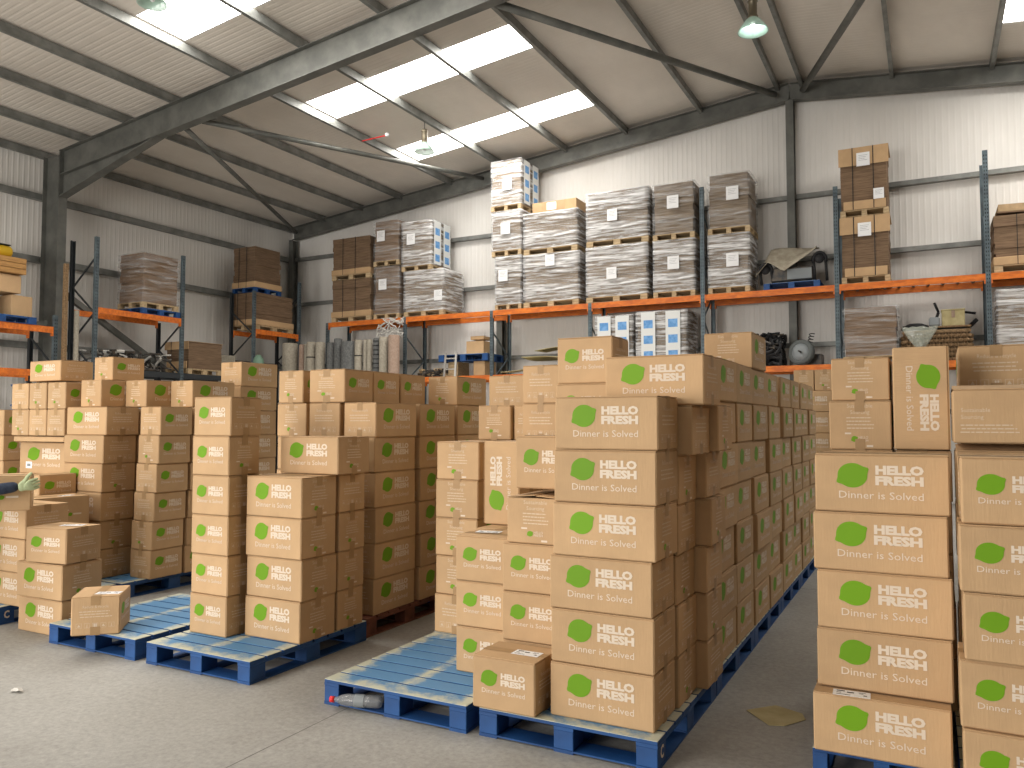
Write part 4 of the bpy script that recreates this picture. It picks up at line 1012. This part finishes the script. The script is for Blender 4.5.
# ------------------------------------------------------------------ lamps
def lamp(x, y, z, label, lit=False, s=1.):
    top = zr(x); o = empty('pendant_lamp', (x, y, z), label, 'lamp')
    mb = MB(); mb.lathe([(.065 * s, .20 * s), (.11 * s, .16 * s), (.19 * s, .05 * s), (.215 * s, 0), (.205 * s, .0), (.18 * s, .05 * s), (.10 * s, .15 * s), (.06 * s, .19 * s)], 'lampglass', 28); mb.build('glass_shade', o)
    mb = MB(); mb.lathe([(0, .17 * s), (.07 * s, .18 * s), (.075 * s, .22 * s), (.06 * s, .24 * s), (.06 * s, .42 * s), (.075 * s, .44 * s), (.05 * s, .48 * s), (0, .49 * s)], 'brass', 20); mb.build('housing', o)
    mb = MB(); mb.tube([(0, 0, .48 * s), (0, 0, top - z)], .008, 'black', 6); mb.build('cable', o)
    mb = MB(); mb.lathe([(0, .03 * s), (.03 * s, .05 * s), (.035 * s, .09 * s), (.02 * s, .15 * s), (0, .16 * s)], 'bulb' if lit else 'paper', 14); mb.build('bulb', o)
lamp(-10.05, 14.78, 7.85, 'unlit glass pendant lamp between the rooflights', s=1.1)
lamp(-2.42, 13.1, 8.12, 'lit glass pendant lamp under the ridge', True, 1.15)
lamp(-10.07, 7.64, 7.90, 'glass pendant lamp cut off by the top picture edge')
mb = MB(); mb.tube([(-11.7, 14.6, 8.33), (-10.95, 14.5, 8.30)], .012, 'red', 6); o = mb.build('red_ceiling_rod', None); tag(o, 'thin red rod under the roof left of the unlit lamp', 'rod')
mb = MB(); mb.lathe([(0, -.04), (.04, -.03), (.05, 0), (.03, .04), (0, .05)], 'paper', 14, Matrix.Translation((-10.9, 14.5, 8.31))); mb.build('white_knob', o)

# ------------------------------------------------------------------ small things on the floor
mb = MB(); mb.add([(-.99, 4.84, .0025), (-.83, 4.66, .0025), (-.75, 4.69, .0025), (-.66, 4.84, .0025), (-.69, 4.93, .0025), (-.85, 5.00, .0025)], [(0, 1, 2, 3, 4, 5)], 'scrap')
o = mb.build('card_scrap'); tag(o, 'torn yellowish card lying on the aisle floor', 'scrap'); sm = o.modifiers.new('s', 'SOLIDIFY'); sm.thickness = .003; sm.offset = 1
for k, (x, y, lab) in enumerate([(-5.12, 3.03, 'crumpled pale wrapper on the open floor at left'), (-5.22, 2.93, 'smaller pale wrapper beside the crumpled one at left')]):
    mb = MB(); q = random.Random(k); ring = [(.05 * q.uniform(.6, 1.2) * math.cos(a), .03 * q.uniform(.6, 1.2) * math.sin(a), q.uniform(.002, .02)) for a in [i * math.pi / 5 for i in range(10)]]
    mb.add(ring + [(0, 0, .022)], [(i, (i + 1) % 10, 10) for i in range(10)], 'shred'); o = mb.build('wrapper', None, (x, y, .001)); tag(o, lab, 'litter')
bt = empty('plastic_bottle', (-3.165, 3.722, .058), 'clear plastic bottle with red cap jammed at the pallet edge', 'bottle'); bt.rotation_euler = (0, R(90), R(19))
m2 = MB(); m2.lathe([(0, .30), (.03, .30), (.037, .285), (.037, .22), (.034, .21), (.037, .20), (.037, .14), (.034, .13), (.036, .10), (.03, .06), (.016, .03), (.014, .01)], 'pet', 20); m2.build('bottle_body', bt)
m2 = MB(); m2.lathe([(0, -.015), (.017, -.015), (.018, .012), (0, .014)], 'red', 16); m2.build('cap', bt)
m2 = MB(); m2.lathe([(.0378, .14), (.0378, .20)], 'grey', 20); m2.build('label_band', bt)

# ------------------------------------------------------------------ the worker at the left edge (only forearm and glove in the frame)
def skin(name, joints, edges, m, parent=None, sub=2, root=0):
    me = bpy.data.meshes.new(name); me.from_pydata([j[:3] for j in joints], edges, [])
    o = bpy.data.objects.new(name, me); C.objects.link(o)
    md = o.modifiers.new('s', 'SKIN'); md.use_smooth_shade = True
    for i, j in enumerate(joints):
        r = j[3]; me.skin_vertices[0].data[i].radius = (r, r) if not isinstance(r, tuple) else r
        me.skin_vertices[0].data[i].use_root = (i == root)
    o.modifiers.new('u', 'SUBSURF').levels = sub; o.modifiers['u'].render_levels = sub
    dg = bpy.context.evaluated_depsgraph_get(); m2 = bpy.data.meshes.new_from_object(o.evaluated_get(dg))
    bpy.data.objects.remove(o); m2.name = name
    m2.materials.clear(); m2.materials.append(M[m])
    for p in m2.polygons: p.use_smooth = True
    return put(name, m2, parent)
pz = empty('person', (0, 0, 0), 'worker in dark top and pale green glove touching a box, cut off by left edge', 'person')
X0, Y0 = -7.05, 3.02
def B(x, y, z): return (X0 + x, Y0 + y, z)
HR = (-6.35, 3.71, 1.20)   # right-of-picture hand wrist
EL = (-6.60, 3.33, 1.13)
body = [(*B(0, 0, .95), .14), (*B(0, 0, 1.15), .13), (*B(0, .02, 1.35), .145), (*B(0, .02, 1.46), .07), (*B(0, .02, 1.56), .055), (*B(.01, .03, 1.66), .09), (*B(.01, .04, 1.76), .085),
        (*B(.19, .06, 1.42), .06), (*EL, .045), (*HR, .03),
        (*B(-.19, -.02, 1.42), .06), (*B(-.26, .12, 1.13), .045), (*B(-.12, .36, 1.06), .03),
        (*B(.10, 0, .88), .10), (*B(.12, .02, .50), .065), (*B(.13, 0, .10), .045), (*B(.13, .14, .05), .04),
        (*B(-.10, 0, .88), .10), (*B(-.12, .02, .50), .065), (*B(-.13, 0, .10), .045), (*B(-.13, .14, .05), .04)]
ed = [(0, 1), (1, 2), (2, 3), (3, 4), (4, 5), (5, 6), (2, 7), (7, 8), (8, 9), (2, 10), (10, 11), (11, 12), (0, 13), (13, 14), (14, 15), (15, 16), (0, 17), (17, 18), (18, 19), (19, 20)]
skin('body', body, ed, 'skin', pz)
jk = [(*B(0, 0, .92), .165), (*B(0, 0, 1.15), .155), (*B(0, .02, 1.36), .165), (*B(0, .02, 1.47), .09), (*B(.19, .06, 1.42), .078), (*EL, .062), (-6.345, 3.722, 1.195, .044), (*B(-.19, -.02, 1.42), .078), (*B(-.26, .12, 1.13), .06), (*B(-.14, .31, 1.07), .045)]
skin('jacket', jk, [(0, 1), (1, 2), (2, 3), (2, 4), (4, 5), (5, 6), (2, 7), (7, 8), (8, 9)], 'navy', pz)
tr = [(*B(0, 0, .98), .155), (*B(.10, 0, .86), .12), (*B(.12, .02, .50), .085), (*B(.13, 0, .10), .07), (*B(-.10, 0, .86), .12), (*B(-.12, .02, .50), .085), (*B(-.13, 0, .10), .07)]
skin('trousers', tr, [(0, 1), (1, 2), (2, 3), (0, 4), (4, 5), (5, 6)], 'trouser', pz)
for s_ in (-1, 1):
    skin('boot', [(*B(s_ * .13, -.03, .06), .055), (*B(s_ * .13, .08, .05), .05), (*B(s_ * .13, .17, .045), .04)], [(0, 1), (1, 2)], 'boot', pz)
mb = MB(); mb.lathe([(0, 1.875), (.05, 1.865), (.09, 1.82), (.105, 1.76), (.10, 1.69), (.085, 1.66)], 'hair', 20, Matrix.Translation((X0 + .0, Y0 + .01, 0))); mb.build('hair', pz)
mb = MB()
for s_ in (-1, 1):
    mb.lathe([(0, -.01), (.01, 0), (0, .01)], 'paper', 10, Matrix.Translation((X0 + .01 + s_ * .032, Y0 + .125, 1.735)))
mb.build('eyes', pz)
mb = MB(); mb.tube([(X0 + .01, Y0 + .12, 1.73), (X0 + .01, Y0 + .148, 1.69)], [.008, .014], 'skin', 8); mb.build('nose', pz)
mb = MB(); mb.tube([(X0 - .015, Y0 + .127, 1.655), (X0 + .01, Y0 + .133, 1.653), (X0 + .035, Y0 + .127, 1.655)], .005, 'red', 6); mb.build('mouth', pz)
# gloves: palm plus five unequal, bent fingers grown from one chain
def glove(W, d, up, out):
    W = Vector(W); d = Vector(d).normalized(); up = Vector(up); up = (up - d * up.dot(d)).normalized(); n = d.cross(up)
    J = [(*(W - d * .03), .036), (*W, .032), (*(W + d * .04), .036)]; E = [(0, 1), (1, 2)]
    for k, (off, L) in enumerate(((.034, .070), (.012, .082), (-.012, .076), (-.033, .060))):
        a = W + d * .072 + up * off; b = a + (d * .75 - n * .3) * L * .5; c = b + (d * .45 - n * .8) * L * .5
        i = len(J); J += [(*a, .0145), (*b, .0115), (*c, .0095)]; E += [(2, i), (i, i + 1), (i + 1, i + 2)]
    a = W + d * .03 + up * .04; b = a + d * .03 + up * .035 - n * .01; c = b + d * .035 + up * .018
    i = len(J); J += [(*a, .018), (*b, .014), (*c, .011)]; E += [(1, i), (i, i + 1), (i + 1, i + 2)]
    return skin('glove', J, E, 'glove', pz, 2, 1)
glove((-6.335, 3.735, 1.185), (.60, .72, .25), (.1, 0, 1), 0)
glove(B(-.12, .37, 1.06), (.3, .9, 0), (0, 0, 1), 0)
